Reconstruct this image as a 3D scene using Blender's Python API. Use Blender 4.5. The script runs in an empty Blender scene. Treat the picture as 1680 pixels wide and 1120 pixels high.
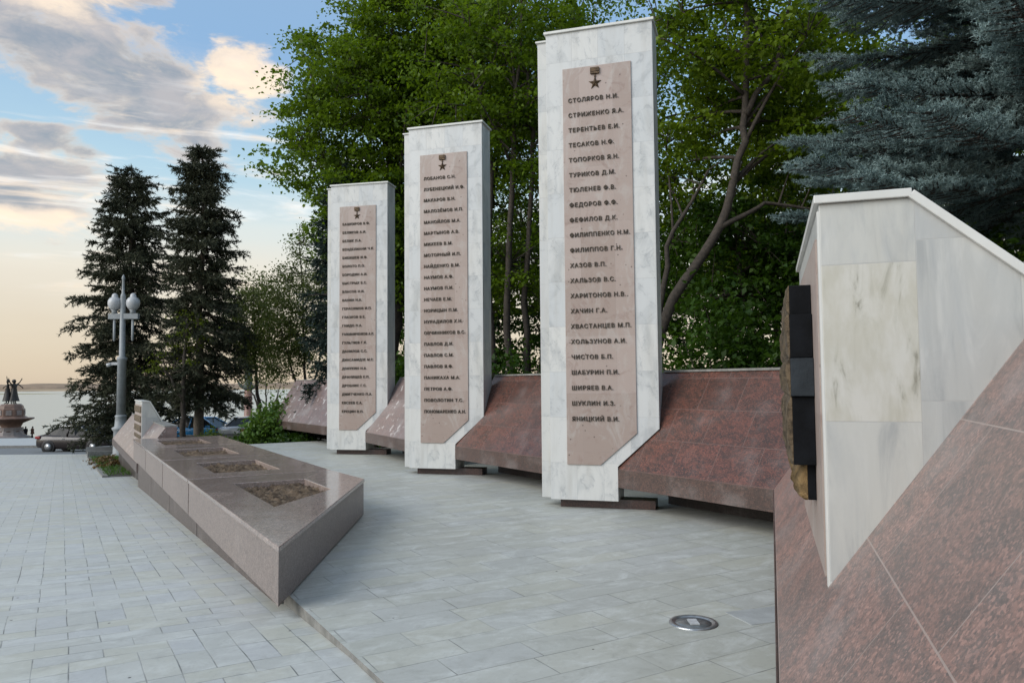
import bpy, bmesh, math, random
import numpy as np
from mathutils import Vector, Matrix
S = bpy.context.scene
COL = S.collection
R = math.radians
random.seed(7)

# ------------------------------------------------------------------ camera
cam = bpy.data.objects.new('camera', bpy.data.cameras.new('camera'))
COL.objects.link(cam); S.camera = cam
cam.data.sensor_width = 36; cam.data.lens = 26.8
cam.data.clip_start = 0.05; cam.data.clip_end = 20000
CZ = 1.72
cam.matrix_world = (Matrix.Translation((0, 0, CZ)) @ Matrix.Rotation(R(90 + 3.07), 4, 'X')
                    @ Matrix.Rotation(R(-0.5), 4, 'Z'))
S.view_settings.view_transform = 'Standard'; S.view_settings.look = 'None'
S.view_settings.gamma = 1; S.view_settings.exposure = 0.85
S.render.engine = 'CYCLES'
S.cycles.max_bounces = 6; S.cycles.diffuse_bounces = 3; S.cycles.glossy_bounces = 3
S.cycles.transmission_bounces = 4; S.cycles.transparent_max_bounces = 6
S.cycles.caustics_reflective = False; S.cycles.caustics_refractive = False

# ------------------------------------------------------------------ node helper
class NT:
    def __init__(s, tree): s.t = tree; s.n = tree.nodes; s.l = tree.links
    def new(s, typ, **kw):
        nd = s.n.new(typ)
        ins = kw.pop('ins', {})
        for k, v in kw.items(): setattr(nd, k, v)
        for k, v in ins.items(): s.put(nd.inputs[k], v)
        return nd
    def put(s, sock, v):
        if hasattr(v, 'links') and hasattr(v, 'is_output'): s.l.new(v, sock)
        elif v is not None:
            if sock.type == 'RGBA' and len(v) == 3: v = (*v, 1)
            sock.default_value = v
    def math(s, op, a, b=0.0, c=0.0, clamp=False):
        m = s.new('ShaderNodeMath', operation=op, use_clamp=clamp)
        s.put(m.inputs[0], a); s.put(m.inputs[1], b); s.put(m.inputs[2], c)
        return m.outputs[0]
    def mix(s, f, a, b, blend='MIX'):
        m = s.new('ShaderNodeMix', data_type='RGBA', blend_type=blend)
        s.put(m.inputs[0], f); s.put(m.inputs[6], a); s.put(m.inputs[7], b)
        return m.outputs[2]
    def ramp(s, f, stops, interp='LINEAR'):
        r = s.new('ShaderNodeValToRGB'); cr = r.color_ramp; cr.interpolation = interp
        while len(cr.elements) < len(stops): cr.elements.new(0.5)
        for e, (p, c) in zip(cr.elements, stops):
            e.position = p; e.color = (*c, 1) if len(c) == 3 else c
        s.put(r.inputs[0], f); return r.outputs[0]
    def sstep(s, f, a, b):
        m = s.new('ShaderNodeMapRange', interpolation_type='SMOOTHSTEP')
        s.put(m.inputs[0], f); m.inputs[1].default_value = a; m.inputs[2].default_value = b
        return m.outputs[0]
    def noise(s, vec, scale, detail=4, rough=.55, dist=0.0):
        n = s.new('ShaderNodeTexNoise', ins={'Scale': scale, 'Detail': detail, 'Roughness': rough, 'Distortion': dist})
        if vec is not None: s.put(n.inputs['Vector'], vec)
        return n.outputs[0]
    def mapping(s, vec, loc=(0, 0, 0), rot=(0, 0, 0), scale=(1, 1, 1)):
        return s.new('ShaderNodeMapping', ins={'Vector': vec, 'Location': loc, 'Rotation': rot, 'Scale': scale}).outputs[0]

# ------------------------------------------------------------------ world: dusk sky with clouds
SUN_EL, SUN_AZ = 32, 240
world = bpy.data.worlds.new('World'); S.world = world; world.use_nodes = True
W = NT(world.node_tree); W.n.clear()
tc = W.new('ShaderNodeTexCoord').outputs['Generated']
sep = W.new('ShaderNodeSeparateXYZ', ins={0: tc}); X, Y, Z = sep.outputs
az = W.math('ARCTAN2', X, Y)                       # 0 = north of the square, negative to the left
el = W.math('ARCSINE', Z)
sky = W.new('ShaderNodeTexSky', sky_type='NISHITA', sun_disc=False, sun_elevation=R(SUN_EL), sun_rotation=R(SUN_AZ))
elm = W.math('MAXIMUM', el, 0.0)
elw = W.math('ADD', elm, W.math('MULTIPLY', W.math('SUBTRACT', W.noise(W.mapping(tc, scale=(2, 2, 9)), 1.2), .5), .07))
clear = W.ramp(W.math('DIVIDE', elw, 1.5708), [
    (0.0, (.56, .455, .345)), (.045, (.63, .53, .405)), (.085, (.72, .65, .53)), (.125, (.62, .67, .64)),
    (.165, (.40, .57, .66)), (.25, (.23, .39, .60)), (.40, (.26, .39, .56)), (1.0, (.44, .48, .52))])
nish = W.mix(1.0, sky.outputs[0], (.11, .11, .11), 'MULTIPLY')
base = W.mix(.18, clear, nish)
cv = W.new('ShaderNodeCombineXYZ', ins={0: az, 1: el, 2: 0.0}).outputs[0]
f1 = W.noise(W.mapping(cv, scale=(5.5, 13, 1), rot=(0, 0, R(-6))), 1.0, 9, .6, .5)
f2 = W.noise(W.mapping(cv, loc=(3.1, 1.7, 0), scale=(11, 24, 1)), 1.0, 8, .62, .3)
def blob(ca, ce, ra, re, tilt=0.0):
    a = W.math('SUBTRACT', az, R(ca)); e = W.math('SUBTRACT', el, R(ce))
    t = R(tilt); c, s_ = math.cos(t), math.sin(t)
    a2 = W.math('ADD', W.math('MULTIPLY', a, c), W.math('MULTIPLY', e, s_))
    e2 = W.math('SUBTRACT', W.math('MULTIPLY', e, c), W.math('MULTIPLY', a, s_))
    q = W.math('ADD', W.math('POWER', W.math('ABSOLUTE', W.math('DIVIDE', a2, R(ra))), 2.0),
               W.math('POWER', W.math('ABSOLUTE', W.math('DIVIDE', e2, R(re))), 2.0))
    return W.math('SUBTRACT', 1.0, q)               # 1 at the centre, 0 on the rim, negative outside
def union(*bs):
    o = bs[0]
    for b in bs[1:]: o = W.math('MAXIMUM', o, b)
    return W.math('MAXIMUM', o, -1.2)
big = union(blob(-27.5, 20.4, 10.5, 3.9, -11), blob(-19.7, 21.0, 3.6, 2.4, -20), blob(-31.5, 25.5, 6.0, 3.2),
            blob(-34.5, 13.0, 8.0, 3.6, -4), blob(-31.5, 15.6, 3.5, 1.1, -10), blob(20, 38, 16, 8), blob(-75, 24, 18, 7), blob(120, 30, 30, 9))
dens = W.math('ADD', W.math('MULTIPLY', big, .40), W.math('ADD', W.math('MULTIPLY', W.math('SUBTRACT', f1, .5), 2.1), W.math('MULTIPLY', W.math('SUBTRACT', f2, .5), .85)))
cmask = W.sstep(dens, -.06, .22)
litb = union(blob(-31.5, 25.6, 5.0, 2.3), blob(-19.2, 21.4, 4.2, 3.0, -25), blob(-34, 10.2, 8, 1.2), blob(-26, 12.2, 4, .7))
lit = W.sstep(W.math('ADD', litb, W.math('MULTIPLY', W.math('SUBTRACT', f2, .5), 2.6)), -.55, .95)
rim = W.sstep(dens, .34, .02)
lit2 = W.math('MAXIMUM', lit, W.math('MULTIPLY', rim, .55))
grey = W.mix(W.sstep(f2, .35, .65), (.22, .265, .32), (.40, .385, .395))
ccol = W.mix(lit2, grey, W.mix(W.sstep(f1, .35, .7), (.92, .75, .56), (.70, .60, .52)))
c1 = W.mix(W.math('MULTIPLY', cmask, .93), base, ccol)
# thin cirrus streaks lower down
st = W.noise(W.mapping(cv, loc=(.3, .1, 0), scale=(3.4, 30, 1), rot=(0, 0, R(9))), 1.0, 7, .6, .4)
smask = W.math('MULTIPLY', W.sstep(st, .50, .68), W.math('MULTIPLY', W.sstep(el, R(3), R(9)), W.sstep(el, R(24), R(15))))
c2 = W.mix(W.math('MULTIPLY', smask, .75), c1, W.mix(W.sstep(f2, .4, .6), (.90, .74, .58), (.80, .82, .82)))
bg = W.new('ShaderNodeBackground', ins={'Color': c2, 'Strength': 0.74})
wo = W.new('ShaderNodeOutputWorld', ins={'Surface': bg.outputs[0]})
world.cycles.sampling_method = 'AUTOMATIC'

sun = bpy.data.objects.new('sun', bpy.data.lights.new('sun', 'SUN')); COL.objects.link(sun)
sun.data.energy = 1.4; sun.data.angle = R(42); sun.data.color = (1.0, .96, .90)
sd = Vector((math.sin(R(SUN_AZ)) * math.cos(R(SUN_EL)), math.cos(R(SUN_AZ)) * math.cos(R(SUN_EL)), math.sin(R(SUN_EL))))
sun.rotation_euler = sd.to_track_quat('Z', 'Y').to_euler()

# ------------------------------------------------------------------ materials
MATS = {}
def mat(name):
    m = bpy.data.materials.new(name); m.use_nodes = True
    t = NT(m.node_tree); t.n.clear()
    out = t.new('ShaderNodeOutputMaterial'); b = t.new('ShaderNodeBsdfPrincipled')
    t.l.new(b.outputs[0], out.inputs[0]); MATS[name] = m
    return m, t, b, out
def simple(name, col, rough=.5, metal=0.0, var=.12, scale=6.0, bump=0.0, coat=0.0):
    m, t, b, o = mat(name)
    co = t.new('ShaderNodeTexCoord').outputs['Object']
    n = t.noise(co, scale, 5, .6)
    c = t.mix(t.sstep(n, .3, .7), tuple(x * (1 - var) for x in col), tuple(min(1, x * (1 + var)) for x in col))
    t.put(b.inputs['Base Color'], c)
    t.put(b.inputs['Roughness'], t.math('ADD', t.math('MULTIPLY', n, .15), rough - .07))
    b.inputs['Metallic'].default_value = metal
    b.inputs['Coat Weight'].default_value = coat
    if bump:
        bp = t.new('ShaderNodeBump', ins={'Strength': bump, 'Distance': .02, 'Height': t.noise(co, scale * 6, 5, .65)})
        t.l.new(bp.outputs[0], b.inputs['Normal'])
    return m
def emboss(t, b, h, strength=.3, dist=.01):
    bp = t.new('ShaderNodeBump', ins={'Strength': strength, 'Distance': dist, 'Height': h})
    t.l.new(bp.outputs[0], b.inputs['Normal'])

def granite(name, ca, cb, cc, rough=.2, tile=(.62, .46), joint=(.10, .085, .08), fine=1.0, pale=0.0, stain=.22):
    m, t, b, o = mat(name)
    uv = t.new('ShaderNodeTexCoord').outputs['UV']; ob = t.new('ShaderNodeTexCoord').outputs['Object']
    br = t.new('ShaderNodeTexBrick', offset=.5, ins={'Vector': uv, 'Color1': (0, 0, 0), 'Color2': (1, 1, 1), 'Mortar': (.5, .5, .5),
               'Scale': 1.0, 'Mortar Size': .0035, 'Mortar Smooth': .2, 'Brick Width': tile[0], 'Row Height': tile[1]})
    tv = br.outputs['Color']; jo = br.outputs['Fac']
    tilev = t.new('ShaderNodeVectorMath', operation='ADD', ins={0: ob, 1: t.new('ShaderNodeVectorMath', operation='SCALE', ins={0: tv, 'Scale': 7.0}).outputs[0]}).outputs[0]
    n1 = t.noise(t.mapping(tilev, rot=(.4, .3, .6), scale=(1, 2.6, 1.6)), 4 * fine, 7, .74, .8)
    n2 = t.noise(ob, 42 * fine, 3, .7)
    n3 = t.noise(ob, 150 * fine, 2, .6)
    vc = t.new('ShaderNodeSeparateColor', ins={0: t.new('ShaderNodeTexVoronoi', ins={'Vector': ob, 'Scale': 95.0}).outputs['Color']})
    vd = t.new('ShaderNodeSeparateColor', ins={0: t.new('ShaderNodeTexVoronoi', ins={'Vector': ob, 'Scale': 38.0}).outputs['Color']})
    c = t.mix(t.sstep(n1, .38, .62), ca, cb)
    c = t.mix(t.math('MULTIPLY', t.sstep(n2, .52, .66), .75), c, cc)
    c = t.mix(t.math('MULTIPLY', t.sstep(n3, .55, .70), .45), c, tuple(min(1, x * 1.9) for x in cb))
    sepc = t.new('ShaderNodeSeparateColor', ins={0: tv}).outputs[0]
    c = t.mix(t.math('MULTIPLY', t.sstep(vc.outputs[0], .60, .95), .55), c, tuple(min(1, x * 1.75) for x in cb))
    c = t.mix(t.math('MULTIPLY', t.sstep(vc.outputs[1], .62, .95), .6), c, cc)
    c = t.mix(t.math('MULTIPLY', t.sstep(vd.outputs[0], .70, .98), .45), c, cc)
    c = t.mix(t.math('MULTIPLY', sepc, .45), c, tuple(x * .62 for x in ca))
    w = t.noise(ob, 1.7, 6, .65)
    c = t.mix(t.math('MULTIPLY', t.sstep(w, .48, .72), stain + pale), c, (.36, .33, .32))
    if pale:
        sp = t.noise(t.mapping(ob, loc=(5, 2, 1)), 5.5, 5, .6)
        c = t.mix(t.math('MULTIPLY', t.sstep(sp, .60, .66), .75), c, (.60, .57, .55))
    c = t.mix(t.math('MULTIPLY', jo, .8), c, joint)
    t.put(b.inputs['Base Color'], c)
    t.put(b.inputs['Roughness'], t.math('ADD', t.math('MULTIPLY', w, .22), rough - .08))
    b.inputs['Specular IOR Level'].default_value = .5
    emboss(t, b, t.math('SUBTRACT', t.math('MULTIPLY', n2, .05), jo), .35, .004)
    return m
granite('red_granite', (.066, .040, .032), (.160, .064, .046), (.030, .027, .025), .26, (.62, .48), (.17, .115, .10), 1.0, stain=.16)
granite('fascia_granite', (.085, .058, .050), (.115, .070, .058), (.045, .040, .038), .34, (.60, .9), (.05, .04, .036), 1.1, stain=.25)
granite('rosy_granite', (.160, .130, .120), (.335, .195, .162), (.105, .092, .088), .32, (.95, .62), (.36, .29, .26), 1.0, stain=.36)
granite('dusty_granite', (.20, .155, .145), (.25, .17, .155), (.13, .12, .118), .3, (.62, .48), (.13, .11, .10), .9, .30)
granite('planter_granite', (.215, .178, .162), (.255, .205, .185), (.135, .115, .107), .36, (2.4, 3.0), (.2, .16, .15), 1.6)
granite('polished_granite', (.29, .23, .205), (.38, .30, .265), (.165, .137, .125), .085, (.95, 3.0), (.36, .32, .3), 1.4)
granite('foot_granite', (.095, .080, .074), (.12, .098, .09), (.06, .052, .05), .5, (2.4, 3.0), (.1, .08, .075), 1.6)  # darker planter granite, shade below the box overhang put into the colour
granite('shaded_granite', (.028, .020, .018), (.036, .024, .020), (.015, .013, .012), .5, (.7, .4), (.015, .012, .01), 1)  # bank plinth granite blackened: shade of the recess under the lip painted in
granite('dark_granite', (.06, .036, .032), (.09, .05, .042), (.03, .025, .025), .35, (.7, .4), (.03, .025, .02), 1)

def marble(name, tile=(.37, .62), swap=False, beige=False, vs=1.0, warm=(.66, .655, .63), cool=(.56, .58, .59), off=0.0, jw=.0022):
    m, t, b, o = mat(name)
    uv = t.new('ShaderNodeTexCoord').outputs['UV']; ob = t.new('ShaderNodeTexCoord').outputs['Object']
    v = uv
    if swap:
        sp = t.new('ShaderNodeSeparateXYZ', ins={0: uv}); v = t.new('ShaderNodeCombineXYZ', ins={0: sp.outputs[1], 1: sp.outputs[0], 2: 0.0}).outputs[0]
    br = t.new('ShaderNodeTexBrick', offset=off, offset_frequency=2, ins={'Vector': v, 'Color1': (0, 0, 0), 'Color2': (1, 1, 1), 'Mortar': (.5, .5, .5),
               'Scale': 1.0, 'Mortar Size': jw, 'Mortar Smooth': .1, 'Brick Width': tile[0], 'Row Height': tile[1]})
    tv, jo = br.outputs['Color'], br.outputs['Fac']
    tilev = t.new('ShaderNodeVectorMath', operation='ADD', ins={0: ob, 1: t.new('ShaderNodeVectorMath', operation='SCALE', ins={0: tv, 'Scale': 9.0}).outputs[0]}).outputs[0]
    s1 = t.new('ShaderNodeSeparateColor', ins={0: tv}).outputs[0]
    c = t.mix(s1, warm, cool)
    a = t.noise(t.mapping(tilev, rot=(0, .7, .3), scale=(1, 1, .55 if vs > .5 else .22)), 3.0, 7, .62, 1.2)
    c = t.mix(t.math('MULTIPLY', t.sstep(a, .46, .70), .62), c, (.38, .40, .41))
    vn = t.noise(t.mapping(tilev, rot=(.3, .9, .2)), 2.2, 8, .58, 1.6)
    vein = t.sstep(t.math('ABSOLUTE', t.math('SUBTRACT', vn, .5)), .020, .0)
    c = t.mix(t.math('MULTIPLY', vein, t.math('MULTIPLY', t.sstep(a, .42, .6), .55 * vs)), c, (.30, .315, .33))
    dirt = t.noise(t.mapping(ob, scale=(6, 6, .8)), 1.0, 5, .6)
    c = t.mix(t.math('MULTIPLY', t.sstep(dirt, .45, .75), .35), c, (.40, .385, .345))
    if vs < .5:
        sm = t.noise(t.mapping(tilev, loc=(3, 1, 2), scale=(7, 7, 1.5)), 1.0, 6, .65, .7)
        c = t.mix(t.math('MULTIPLY', t.sstep(sm, .48, .72), .65), c, (.31, .325, .33))
        c = t.mix(t.math('MULTIPLY', t.sstep(sm, .48, .28), .55), c, (.60, .60, .575))
    if beige:
        q = t.new('ShaderNodeSeparateXYZ', ins={0: uv})
        inx = t.math('MULTIPLY', t.math('GREATER_THAN', q.outputs[0], .379), t.math('LESS_THAN', q.outputs[0], .75))
        inz = t.math('MULTIPLY', t.math('GREATER_THAN', q.outputs[1], 0.0), t.math('LESS_THAN', q.outputs[1], .675))
        k = t.noise(t.mapping(ob, scale=(13, 13, 3.2), rot=(.0, .12, 0)), 1.0, 6, .6, .8)
        k2 = t.noise(t.mapping(ob, loc=(2, 3, 4), scale=(9, 9, 4)), 1.0, 5, .6)
        bc = t.mix(t.sstep(k2, .35, .65), (.50, .485, .42), (.58, .57, .525))
        bc = t.mix(t.math('MULTIPLY', t.sstep(k, .60, .72), .9), bc, (.16, .15, .12))
        bc = t.mix(t.math('MULTIPLY', t.sstep(k, .5, .62), .30), bc, (.38, .37, .30))
        c = t.mix(t.math('MULTIPLY', inx, inz), c, bc)
    c = t.mix(t.math('MULTIPLY', jo, .55), c, (.40, .40, .39))
    t.put(b.inputs['Base Color'], c)
    b.inputs['Roughness'].default_value = .32
    emboss(t, b, t.math('MULTIPLY', jo, -1.0), .4, .003)
    return m
marble('white_marble', vs=.85)
marble('grey_marble', warm=(.60, .60, .575), cool=(.54, .55, .55))
marble('block_marble', (.675, .375), True, True, .12, off=.87, warm=(.54, .54, .505), cool=(.44, .45, .445))
simple('plain_marble', (.66, .66, .63), .3, 0, .06, 3)

m, t, b, o = mat('pink_marble')
ob = t.new('ShaderNodeTexCoord').outputs['Object']; uv = t.new('ShaderNodeTexCoord').outputs['UV']
br = t.new('ShaderNodeTexBrick', offset=0, ins={'Vector': uv, 'Color1': (.345, .27, .235), 'Color2': (.42, .34, .305), 'Mortar': (.32, .26, .24), 'Scale': 1.0,
           'Mortar Size': .0015, 'Brick Width': .47, 'Row Height': .78})
c = br.outputs['Color']
n = t.noise(t.mapping(ob, scale=(2, 2, 1)), 2.4, 7, .65, 1.4)
c = t.mix(t.math('MULTIPLY', t.sstep(n, .47, .70), .6), c, (.46, .42, .39))
n = t.noise(t.mapping(ob, loc=(4, 4, 4)), 3.2, 8, .66, 1.8)
c = t.mix(t.math('MULTIPLY', t.sstep(n, .54, .70), .55), c, (.25, .165, .14))
vo = t.new('ShaderNodeTexVoronoi', ins={'Vector': ob, 'Scale': 9.0}).outputs['Distance']
c = t.mix(t.math('MULTIPLY', t.sstep(vo, .13, .05), t.sstep(t.noise(ob, 2.6, 3), .48, .56)), c, (.12, .09, .08))
t.put(b.inputs['Base Color'], c); b.inputs['Roughness'].default_value = .38

WANG = math.atan2(.508, .861)
def paving(name, cols, stain, coarse):
    m, t, b, o = mat(name)
    ob = t.new('ShaderNodeTexCoord').outputs['Object']
    v = t.mapping(ob, rot=(0, 0, -WANG), loc=(.13, .07, 0))
    wob = t.noise(v, .9, 2)
    wv = t.new('ShaderNodeCombineXYZ', ins={0: t.math('MULTIPLY', t.math('SUBTRACT', wob, .5), .03), 1: t.math('MULTIPLY', t.math('SUBTRACT', t.noise(v, 1.3, 2), .5), .03), 2: 0.0}).outputs[0]
    v = t.new('ShaderNodeVectorMath', operation='ADD', ins={0: v, 1: wv}).outputs[0]
    def brk(w, h, off, sq=1.0):
        r = t.new('ShaderNodeTexBrick', offset=off, offset_frequency=2, ins={'Vector': v, 'Color1': (0, 0, 0), 'Color2': (1, 1, 1), 'Mortar': (.5, .5, .5), 'Scale': 1.0,
                  'Mortar Size': .0045, 'Mortar Smooth': .3, 'Brick Width': w, 'Row Height': h})
        return r.outputs['Color'], r.outputs['Fac']
    if coarse:
        tv, jo = brk(.60, .30, .37)
        tv2, jo2 = brk(.90, .30, .37)
        cell = t.mapping(v, scale=(0.0, 1 / .30, 0.0))
    else:
        tv, jo = brk(.40, .20, .5)
        tv2, jo2 = brk(.20, .40, 0)
        cell = t.mapping(v, scale=(1 / .8, 1 / .4, 0.0))
    fl = t.new('ShaderNodeVectorMath', operation='FLOOR', ins={0: cell}).outputs[0]
    wn = t.new('ShaderNodeTexWhiteNoise', noise_dimensions='3D', ins={'Vector': fl}).outputs[0]
    sel = t.math('GREATER_THAN', wn, .55)
    j = t.math('ADD', t.math('MULTIPLY', jo, t.math('SUBTRACT', 1.0, sel)), t.math('MULTIPLY', jo2, sel))
    tvm = t.new('ShaderNodeSeparateColor', ins={0: t.mix(sel, tv, tv2)}).outputs[0]
    wn2 = t.math('FRACT', t.math('MULTIPLY', tvm, 7.31))
    vis = t.sstep(t.noise(v, 2.3, 4, .6), .40, .62)          # joints filled with dust in places
    big = t.noise(ob, .35, 5, .6)
    c = t.mix(t.sstep(big, .35, .65), cols[0], cols[1])
    c = t.mix(t.math('MULTIPLY', tvm, .30 if coarse else .5), c, cols[2])
    c = t.mix(t.math('MULTIPLY', t.sstep(wn2, .55, .95), .30 if coarse else .5), c, (.50, .495, .40))
    c = t.mix(t.math('MULTIPLY', t.sstep(wn2, .40, .05), .22 if coarse else .35), c, (.44, .46, .50))
    lng = t.noise(t.mapping(v, scale=(1.0, 1.7, 1)), 2.6, 8, .72, .6)
    c = t.mix(t.math('MULTIPLY', t.sstep(lng, .45, .70), .62), c, cols[3])
    c = t.mix(t.math('MULTIPLY', t.sstep(t.noise(t.mapping(v, loc=(7, 3, 0)), 5.5, 8, .72, .4), .50, .72), .45), c, tuple(x * .72 for x in cols[0]))
    fi = t.noise(ob, 22, 6, .7)
    c = t.mix(t.math('MULTIPLY', t.sstep(fi, .5, .75), .30), c, tuple(x * .62 for x in cols[0]))
    c = t.mix(t.math('MULTIPLY', t.sstep(t.noise(ob, 1.1, 7, .7), .55, .75), .45), c, stain)
    vo = t.new('ShaderNodeTexVoronoi', ins={'Vector': ob, 'Scale': 2.2}).outputs['Distance']
    c = t.mix(t.sstep(vo, .030, .018), c, (.06, .055, .05))
    c = t.mix(t.math('MULTIPLY', t.math('MULTIPLY', j, vis), .55 if coarse else .7), c, (.07, .075, .072))
    c = t.mix(t.math('MULTIPLY', j, .22), c, (.12, .12, .115))
    t.put(b.inputs['Base Color'], c)
    t.put(b.inputs['Roughness'], t.math('ADD', t.math('MULTIPLY', big, .25), .40))
    emboss(t, b, t.math('SUBTRACT', t.math('MULTIPLY', fi, .25), j), .45, .006)
    return m
paving('plaza_paving', [(.48, .49, .46), (.54, .555, .53), (.41, .425, .40), (.64, .66, .635)], (.46, .455, .39), False)
paving('terrace_paving', [(.43, .44, .395), (.49, .505, .47), (.37, .385, .35), (.63, .655, .635)], (.31, .31, .26), True)
simple('kerb_stone', (.22, .215, .20), .7, 0, .25, 9, .4)
simple('pale_kerb', (.42, .43, .42), .7, 0, .15, 5, .3)
simple('asphalt', (.16, .17, .175), .75, 0, .15, 3, .3)
simple('soil_ground', (.045, .04, .028), .9, 0, .3, 3, .6)
simple('far_sand', (.36, .26, .16), .9, 0, .3, .01)
simple('far_wood', (.27, .19, .125), .9, 0, .3, .012)
simple('spit_grass', (.30, .27, .13), .9, 0, .2, .02)
simple('bronze', (.13, .095, .058), .5, .3, .6, 22, .8)
simple('brass', (.22, .145, .065), .42, .5, .4, 22, .6)
simple('dark_bronze', (.034, .032, .029), .5, .4, .3, 4)
simple('letter_bronze', (.055, .042, .030), .45, .45, .35, 25)
simple('gilt_bronze', (.085, .055, .03), .45, .5, .45, 25, .3)
simple('black_stone', (.005, .006, .008), .6, 0, .4, 9, .1).node_tree.nodes['Principled BSDF'].inputs['Specular IOR Level'].default_value = .12
simple('slate_stone', (.026, .033, .040), .55, 0, .2, 9, .2).node_tree.nodes['Principled BSDF'].inputs['Specular IOR Level'].default_value = .2
simple('lamp_paint', (.27, .29, .30), .5, 0, .12, 5, .2)
simple('globe_glass', (.46, .47, .48), .35, 0, .05, 5)
simple('steel', (.42, .43, .44), .3, .9, .15, 20, .1)
simple('dark_bowl', (.20, .215, .22), .3, .5, .2, 20)
simple('lens_glass', (.55, .58, .60), .08, 0, .1, 20)
simple('statue_stone', (.17, .105, .08), .5, 0, .2, 2, .3)
simple('statue_plinth', (.24, .21, .20), .6, 0, .2, 2, .3)
simple('bark', (.060, .048, .038), .85, 0, .35, 14, .8)
simple('pale_bark', (.12, .10, .078), .85, 0, .3, 14, .8)
simple('column_granite', (.24, .125, .095), .45, 0, .15, 6)
simple('verdigris', (.045, .06, .05), .6, .3, .2, 6)
simple('brown_paint', (.018, .011, .010), .35, .0, .1, 3, 0, .35)
simple('grey_paint', (.020, .020, .028), .35, .0, .1, 3, 0, .35)
simple('blue_paint', (.015, .27, .62), .3, 0, .1, 3, 0, .9)
simple('white_paint', (.62, .63, .64), .25, 0, .05, 3, 0, .9)
m, t, b, o = (lambda q: (q, None, q.node_tree.nodes['Principled BSDF'], None))(simple('car_glass', (.010, .012, .014), .18, 0, .2, 2, 0, 0)); b.inputs['Specular IOR Level'].default_value = .18
simple('chrome', (.62, .63, .64), .15, 1, .05, 4)
simple('tyre', (.012, .012, .012), .8, 0, .2, 9)
simple('rim_metal', (.45, .46, .47), .3, .8, .1, 9)
simple('tail_red', (.30, .018, .018), .25, 0, .1, 5, 0, .6)
simple('head_glass', (.55, .57, .58), .12, 0, .1, 5, 0, .8)
simple('black_plastic', (.015, .015, .016), .5, 0, .1, 5)
simple('dark_coat', (.012, .013, .018), .8, 0, .2, 8)
simple('brown_coat', (.12, .055, .035), .8, 0, .2, 8)
simple('skin', (.42, .26, .19), .55, 0, .05, 8)
simple('dark_hair', (.02, .015, .012), .6, 0, .1, 8)
simple('pale_paver', (.40, .42, .42), .6, 0, .12, 6, .2)

m, t, b, o = mat('soil')
ob = t.new('ShaderNodeTexCoord').outputs['Object']
n1 = t.noise(ob, 9, 8, .72); n2 = t.noise(t.mapping(ob, rot=(0, 0, .8), scale=(1, 3.2, 1)), 55, 3, .6)
c = t.mix(t.sstep(n1, .35, .68), (.060, .038, .024), (.20, .145, .095))
c = t.mix(t.math('MULTIPLY', t.sstep(n2, .60, .72), .7), c, (.36, .285, .18))
t.put(b.inputs['Base Color'], c); b.inputs['Roughness'].default_value = .95
emboss(t, b, n1, .8, .03)

m, t, b, o = mat('river_water')
ob = t.new('ShaderNodeTexCoord').outputs['Object']
b.inputs['Base Color'].default_value = (.40, .41, .35, 1); b.inputs['Roughness'].default_value = .30
b.inputs['Specular IOR Level'].default_value = .8
emboss(t, b, t.noise(t.mapping(ob, scale=(.25, 1, 1)), .22, 5, .6), .5, .6)

def leafmat(name, dark, light, trans=.35, rough=.5, clump=.9):
    m, t, b, o = mat(name)
    ob = t.new('ShaderNodeTexCoord').outputs['Object']
    rnd = t.new('ShaderNodeNewGeometry').outputs['Random Per Island']
    cl = t.sstep(t.noise(ob, clump, 4, .6), .36, .64)
    f = t.math('ADD', t.math('MULTIPLY', cl, .62), t.math('MULTIPLY', rnd, .42), 0, True)
    c = t.mix(f, dark, light)
    t.put(b.inputs['Base Color'], c); b.inputs['Roughness'].default_value = rough
    b.inputs['Specular IOR Level'].default_value = .3
    if trans:
        tr = t.new('ShaderNodeBsdfTranslucent', ins={'Color': t.mix(.5, c, (light[0] * 1.5, light[1] * 1.5, light[2] * .8))})
        ms = t.new('ShaderNodeMixShader', ins={0: trans, 1: b.outputs[0], 2: tr.outputs[0]})
        t.l.new(ms.outputs[0], o.inputs[0])
    return m
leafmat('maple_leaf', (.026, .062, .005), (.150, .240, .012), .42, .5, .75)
leafmat('fresh_leaf', (.032, .072, .005), (.170, .250, .012), .42, .5, .75)
leafmat('olive_leaf', (.034, .060, .007), (.155, .200, .016), .4, .5, .75)
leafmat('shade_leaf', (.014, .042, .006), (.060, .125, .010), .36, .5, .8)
leafmat('pale_leaf', (.080, .110, .030), (.17, .205, .055), .4)
leafmat('spruce_needle', (.022, .030, .017), (.080, .086, .048), .0, .7, .7)
leafmat('deep_spruce_needle', (.010, .022, .018), (.030, .052, .042), .0, .7, .7)
leafmat('blue_needle', (.055, .100, .100), (.27, .365, .355), .0, .6, 1.6)
leafmat('hosta_leaf', (.05, .11, .02), (.14, .24, .04), .3, .35)
leafmat('boxwood_leaf', (.06, .11, .008), (.14, .20, .012), .3)
leafmat('dry_leaf', (.09, .055, .02), (.17, .11, .04), .2)
leafmat('grass_blade', (.035, .09, .012), (.09, .19, .03), .3)

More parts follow.
